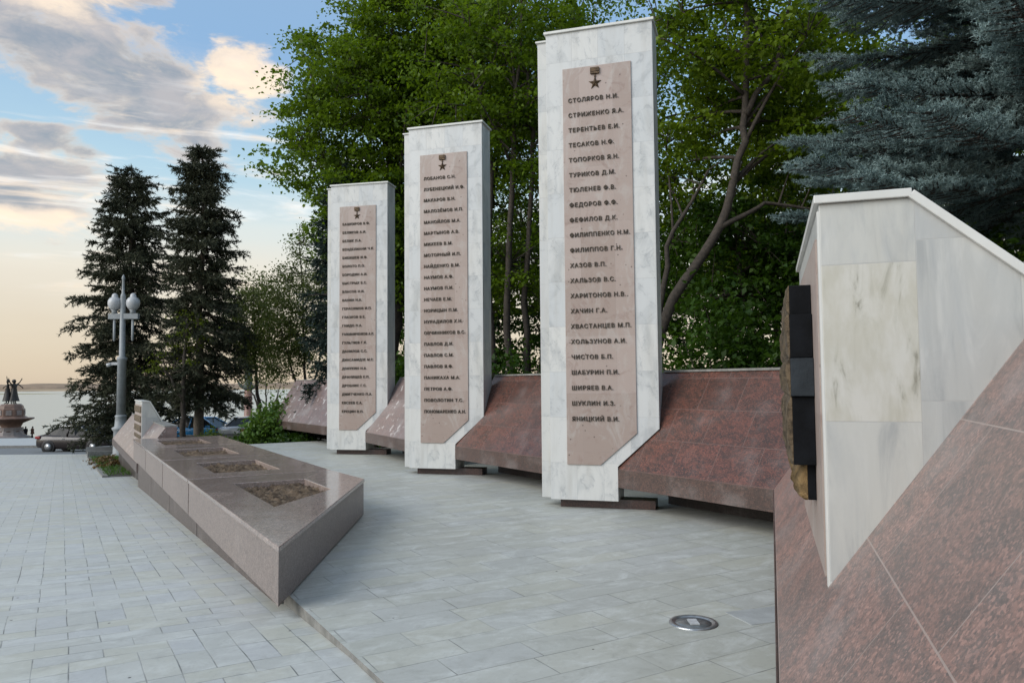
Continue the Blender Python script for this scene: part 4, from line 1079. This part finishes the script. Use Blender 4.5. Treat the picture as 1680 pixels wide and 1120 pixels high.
# red granite column with a dark bronze capital, far behind the small trees
cr = thing('granite_column', 'red granite column with a dark horned capital, seen between the bushes', 'column', (-30.6, 88.5, zg(88) - .5))
MB().lathe([(.62, 0), (.62, .5), (.46, .6), (.43, 5.6), (.40, 5.7)], 20).build('shaft', 'column_granite', cr, uv=False)
MB().lathe([(.42, 5.7), (.55, 5.9), (.62, 6.1), (.45, 6.4), (.38, 8.6), (.5, 8.7), (.5, 8.9), (.2, 9.0)], 18).build('capital', 'verdigris', cr, uv=False)
for s_ in (-1, 1):
    mb = MB(); mb.tube([(s_ * .3, 0, 5.95), (s_ * .8, 0, 6.15), (s_ * 1.15, 0, 6.6), (s_ * 1.3, 0, 6.9)], [.22, .18, .12, .05], 8); mb.build('horn', 'verdigris', cr, uv=False)

# ------------------------------------------------------------------ trees on the left
spruce('left dark spruce, nearer the river, with the street lamp before it', (-19.3, 38.3, zg(38)), 14.4, 3.0, 1.2, 11, trunk_r=.24, shape=.50, droop=.40, gaps=.18, group='tall spruces by the road')
spruce('right dark spruce with a bare lower trunk, before the blue car', (-14.75, 36.0, zg(36)), 14.6, 2.2, 2.6, 12, trunk_r=.25, shape=.44, droop=.46, gaps=.18, bark='pale_bark', group='tall spruces by the road')
broadleaf('thin dark forked tree between the two tall spruces', (-14.9, 34.5, zg(34.5)), [([(0, 0, -.2), (.05, 0, 1.8), (.0, 0, 3.2), (.15, 0, 6.2)], .15, .05), ([(.02, 0, 2.6), (-.5, .1, 3.3), (-1.0, .1, 4.3)], .08, .03)],
          [((.2, 0, 5.6), (.9, .9, 1.6), 26, 26), ((-1.0, .1, 4.2), (.6, .6, .8), 12, 22)], .12, 'olive_leaf', 21, 10)
broadleaf('loose pale green tree just right of the tall spruces', (-14.0, 42, zg(42)), [([(0, 0, -.2), (.1, 0, 2.5), (-.2, 0, 5), (-.3, 0, 9.0)], .14, .03)],
          [((-.5, 0, 7.2), (1.8, 1.7, 2.7), 230, 54), ((-.1, 0, 4.9), (1.5, 1.4, 1.5), 90, 50)], .13, 'pale_leaf', 22, 22, spread=(.42, .3), flat=.3)
broadleaf('airy young tree with the tall thin top, left of the farthest pillar', (-10.9, 40, zg(40)), [([(0, 0, -.2), (.1, 0, 2.6), (.0, 0, 5.4), (-.3, 0, 11.9)], .13, .015), ([(.05, 0, 2.2), (-.7, .1, 4.2), (-1.3, .1, 6.4)], .08, .02), ([(.05, 0, 2.4), (.8, 0, 4.4), (1.2, 0, 7.0)], .08, .02)],
          [((0, 0, 7.4), (2.2, 1.9, 3.2), 330, 48), ((-.3, 0, 11.0), (.5, .5, 1.1), 26, 26), ((-1.0, 0, 4.8), (1.3, 1.0, 1.5), 70, 40)], .125, 'pale_leaf', 23, 30, spread=(.40, .30), flat=.3)
broadleaf('small bare branched tree above the broad leaved bush', (-17.6, 54, zg(54)), [([(0, 0, -.2), (.1, 0, 1.6), (-.6, 0, 3.2), (-1.2, 0, 4.2)], .13, .03), ([(.05, 0, 1.4), (.7, 0, 2.6), (1.2, 0, 4.0)], .10, .03), ([(.05, 0, 1.5), (.15, .2, 2.8), (.1, .2, 4.6)], .09, .03)],
          [((0, 0, 4.0), (1.7, 1.5, .9), 16, 14)], .12, 'olive_leaf', 24, 14, spread=(.5, .25))
bush('broad leaved bright green bush beside the end of the granite bank', TV(19.7, 4.62, -.63), (.85, .85, 1.55), 4200, .17, 'hosta_leaf', 31, wid=.5, flat=.25)
bush('dark low bush at the foot of the granite bank, right of the white car', TV(18.2, 5.0, -.63), (.9, .8, .75), 2600, .15, 'shade_leaf', 32, wid=.5, flat=.25)
bush('dark spreading bush in front of the white car', TV(20.6, 3.75, -.63), (.7, .7, .62), 2000, .14, 'shade_leaf', 33)
bush('rounded yellow green clipped bush behind the farthest planter', TV(20.3, 2.75, -.80), (.62, .6, .86), 5200, .06, 'boxwood_leaf', 34)

# ------------------------------------------------------------------ the wood behind the memorial
WG = 'leafy trees behind the pillars'
broadleaf('big bright green tree whose crown edge meets the open sky', (-4.2, 25.5, -.1), [([(0, 0, -.2), (.15, 0, 3), (.5, 0, 5), (.3, 0, 8), (-.3, 0, 12)], .26, .08), ([(.4, 0, 4.5), (-1.0, .2, 7), (-2.4, 0, 10)], .15, .05)],
          [((-.5, .2, 10.8), (3.3, 2.6, 4.0), 560, 76), ((-.5, -.4, 7.2), (2.1, 1.8, 1.9), 190, 65), ((.8, -.3, 6.2), (2.2, 1.6, 2.2), 170, 60), ((.9, .5, 14.0), (3.0, 2.2, 3.0), 260, 66)], .15, 'maple_leaf', 101, 40, group=WG)
broadleaf('tree with a yellowish crown over the middle pillar', (-2.0, 28.0, 0), [([(0, 0, -.2), (.1, 0, 4), (-.1, 0, 8), (.2, 0, 13)], .22, .07), ([(.1, 0, 3.0), (.9, 0, 6), (1.6, 0, 10)], .12, .04)],
          [((.2, -.6, 12.6), (3.8, 2.6, 4.6), 620, 68), ((.2, .4, 6.0), (2.6, 2.0, 2.2), 150, 55)], .15, 'olive_leaf', 102, 34, group=WG)
broadleaf('many stemmed tree seen in the gap between middle and nearest pillar', (.05, 22.5, .1), [([(0, 0, -.2), (-.2, 0, 4), (.0, 0, 8), (.3, 0, 12)], .13, .05), ([(.35, .2, -.2), (.35, .2, 4), (.6, .2, 8), (.5, .2, 11)], .11, .05), ([(-.5, .1, -.2), (-.75, .1, 4), (-.6, .1, 8), (-1.0, .1, 11)], .12, .05), ([(.75, 0, -.2), (.95, 0, 5), (1.5, 0, 9), (2.2, 0, 12)], .10, .04)],
          [((.1, 0, 11.0), (3.2, 2.3, 3.8), 360, 60), ((.2, .8, 5.3), (1.9, 1.3, 1.8), 80, 45)], .14, 'maple_leaf', 103, 36, group=WG)
broadleaf('leaning grey trunk with an elbow bend, right of the nearest pillar', (2.7, 17.2, .2), [([(0, 0, -.2), (.25, 0, 1.6), (1.0, 0, 3.4), (2.1, 0, 5.1), (2.55, 0, 6.6), (2.75, 0, 8.4), (2.8, 0, 11.5)], .15, .055), ([(2.05, 0, 5.0), (3.2, .2, 5.6), (4.6, .2, 5.4)], .07, .02), ([(2.7, 0, 7.6), (3.5, .1, 8.8), (3.9, .1, 10.6)], .08, .03), ([(.6, .1, 2.4), (.9, .2, 4.6), (1.9, .3, 6.4)], .08, .03)],
          [((3.0, .6, 10.0), (3.0, 2.0, 2.3), 250, 60), ((4.6, .8, 7.4), (1.8, 1.4, 1.3), 90, 55), ((1.4, 1.4, 7.2), (1.8, 1.2, 1.8), 80, 45)], .14, 'fresh_leaf', 104, 40, group=WG)
broadleaf('thinly leaved tree with sky showing through, just right of the nearest pillar top', (4.6, 25.0, .2), [([(0, 0, -.2), (.2, 0, 4), (-.1, 0, 8), (.2, 0, 13)], .2, .05)],
          [((.2, 0, 10.6), (3.1, 2.4, 3.3), 105, 48), ((-.2, 0, 5.8), (2.6, 2.0, 2.2), 190, 55)], .15, 'maple_leaf', 105, 34, group=WG)
broadleaf('dense green tree left of the blue spruce', (9.0, 22.5, .2), [([(0, 0, -.2), (-.1, 0, 4), (.1, 0, 8), (-.2, 0, 12)], .22, .07)],
          [((-.2, 0, 9.6), (3.4, 2.6, 3.8), 460, 62), ((-.6, -.3, 5.0), (2.9, 2.0, 2.2), 230, 60)], .15, 'fresh_leaf', 106, 36, group=WG)
broadleaf('shaded tree low behind the leaning trunk', (6.0, 19.6, .2), [([(0, 0, -.2), (.2, 0, 2.4), (-.2, 0, 5.5)], .15, .05)],
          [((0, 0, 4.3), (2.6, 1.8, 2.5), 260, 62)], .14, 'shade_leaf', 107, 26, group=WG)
broadleaf('dark tree rising behind the marble block', (11.2, 17.5, .2), [([(0, 0, -.2), (.2, 0, 3), (-.2, 0, 7), (0, 0, 11)], .2, .06)],
          [((0, 0, 7.6), (3.2, 2.4, 4.0), 260, 50), ((-1.3, -1.0, 3.6), (1.8, 1.5, 1.5), 70, 55)], .15, 'maple_leaf', 108, 30, group=WG)
broadleaf('tree directly behind the nearest pillar', (1.9, 27.0, .2), [([(0, 0, -.2), (-.1, 0, 4), (.2, 0, 9), (0, 0, 13)], .2, .06)],
          [((0, 0, 12.0), (3.4, 2.4, 4.2), 300, 55), ((0, 0, 5.5), (2.3, 2, 2.0), 80, 45)], .15, 'maple_leaf', 109, 30, group=WG)
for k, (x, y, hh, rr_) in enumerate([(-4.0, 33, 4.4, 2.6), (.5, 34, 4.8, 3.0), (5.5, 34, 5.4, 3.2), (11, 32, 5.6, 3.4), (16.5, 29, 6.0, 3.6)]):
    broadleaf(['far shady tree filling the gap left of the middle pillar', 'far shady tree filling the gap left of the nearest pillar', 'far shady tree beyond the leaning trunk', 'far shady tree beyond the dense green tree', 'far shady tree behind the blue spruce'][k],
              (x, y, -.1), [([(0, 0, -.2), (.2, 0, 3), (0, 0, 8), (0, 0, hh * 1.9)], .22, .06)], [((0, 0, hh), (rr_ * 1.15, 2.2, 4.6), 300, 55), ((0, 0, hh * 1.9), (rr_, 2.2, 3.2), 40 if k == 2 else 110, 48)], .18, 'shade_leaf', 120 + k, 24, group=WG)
SG = 'dark shrubs behind the granite banks'
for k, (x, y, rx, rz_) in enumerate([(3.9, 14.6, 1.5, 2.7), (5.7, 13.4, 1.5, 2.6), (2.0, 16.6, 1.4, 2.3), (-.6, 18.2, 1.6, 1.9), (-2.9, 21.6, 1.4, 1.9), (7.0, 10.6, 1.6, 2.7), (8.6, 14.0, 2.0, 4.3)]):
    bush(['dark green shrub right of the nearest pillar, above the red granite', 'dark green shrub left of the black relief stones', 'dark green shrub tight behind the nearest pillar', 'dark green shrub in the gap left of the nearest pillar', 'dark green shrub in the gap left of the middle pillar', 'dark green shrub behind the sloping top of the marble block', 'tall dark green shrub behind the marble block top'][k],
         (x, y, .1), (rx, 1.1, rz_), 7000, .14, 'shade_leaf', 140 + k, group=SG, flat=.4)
spruce('dark spruce half hidden behind the farthest pillar', (-5.5, 24.3, -.2), 8.6, 1.15, .6, 13, 'deep_spruce_needle', twl=.42, n_need=26, nl=.13, nw=.034, trunk_r=.16, shape=.7, dens=1.1)

# near blue spruce: long tufted boughs reaching in from the right
def blue_spruce(base):
    rng = np.random.default_rng(77); rnd = random.Random(77)
    root = thing('blue_spruce_tree', 'near blue spruce with bushy grey blue boughs at top right', 'spruce', base)
    tb = MB(); h = 12.0
    tb.tube([(0, 0, -.3), (.05, 0, 3), (0, .05, 6), (0, 0, 9), (0, 0, h)], [.26, .22, .17, .1, .02], 10)
    A = []; D = []; L = []
    z = 4.5
    while z < h * .97:
        f = (z - 4.5) / (h - 4.5); Lm = 4.5 * (1 - f) ** .8 + .15
        a0 = rnd.random() * 6.28
        for k in range(9):
            a = a0 + 6.283 * k / 9 + rnd.gauss(0, .2); Lb = Lm * rnd.uniform(.7, 1.12)
            d = Vector((math.cos(a), math.sin(a), 0)); s_ = Vector((-d.y, d.x, 0))
            o = Vector((0, 0, z + rnd.gauss(0, .1)))
            tip = o + d * Lb + Vector((0, 0, -.10 * Lb + .3 * f * Lb))
            pl = bez(o, o + d * Lb * .55 + Vector((0, 0, -.17 * Lb)), tip, 9)
            tb.tube(pl, [.045 * (1 - .85 * i / 8) for i in range(9)], 5, False)
            nt = int(9 * Lb)
            for i in range(nt):
                t_ = .22 + .78 * (i + rnd.random() * .6) / nt
                u_ = min(7.999, t_ * 8); q = pl[int(u_)].lerp(pl[int(u_) + 1], u_ % 1)
                for sg in (-1, 1):
                    l2 = (.30 + .75 * (1 - t_)) * rnd.uniform(.6, 1.1) * min(1, Lb / 2.2)
                    dd = (d * .85 + s_ * sg * rnd.uniform(.6, 1.0) + Vector((0, 0, rnd.uniform(-.25, .15)))).normalized()
                    e = q + dd * l2
                    tb.tube([q, q.lerp(e, .5) + Vector((0, 0, -.02)), e], [.012, .009, .006], 4, False)
                    m_ = max(2, int(l2 / .11))
                    for j in range(m_):
                        b_ = q.lerp(e, (j + .6) / m_)
                        for w in (-1, 1):
                            d3 = (dd * .8 + dd.cross(Vector((0, 0, 1))) * w * rnd.uniform(.4, .9) + Vector((0, 0, rnd.uniform(-.3, .45)))).normalized()
                            A.append(b_); D.append(d3); L.append(rnd.uniform(.09, .16))
                    A.append(e); D.append((dd + Vector((0, 0, .2))).normalized()); L.append(rnd.uniform(.12, .2))
                if rnd.random() < .8:
                    A.append(q); D.append((d * .6 + Vector((rnd.gauss(0, .2), rnd.gauss(0, .2), .6))).normalized()); L.append(.16)
            A.append(tip); D.append(d); L.append(.2)
        z += .36 * (1 - .4 * f)
    tb.build('trunk', 'bark', root, uv=False)
    A = np.array([tuple(v) for v in A]); D = np.array([tuple(v) for v in D]); L = np.array(L)
    q = 38
    idx = np.repeat(np.arange(len(A)), q); s = rng.uniform(0, 1, len(idx))
    B = A[idx] + D[idx] * (L[idx] * s)[:, None]
    ND = unit(D[idx] * .50 + rng.normal(size=(len(idx), 3)) * .62)
    V, F = needle_tris(B, ND, rng.uniform(.035, .062, len(idx)), rng.uniform(.008, .014, len(idx)), rng)
    np_mesh('crown', V, F, 'blue_needle', root)
    return len(idx)
blue_spruce((8.15, 10.7, .2))
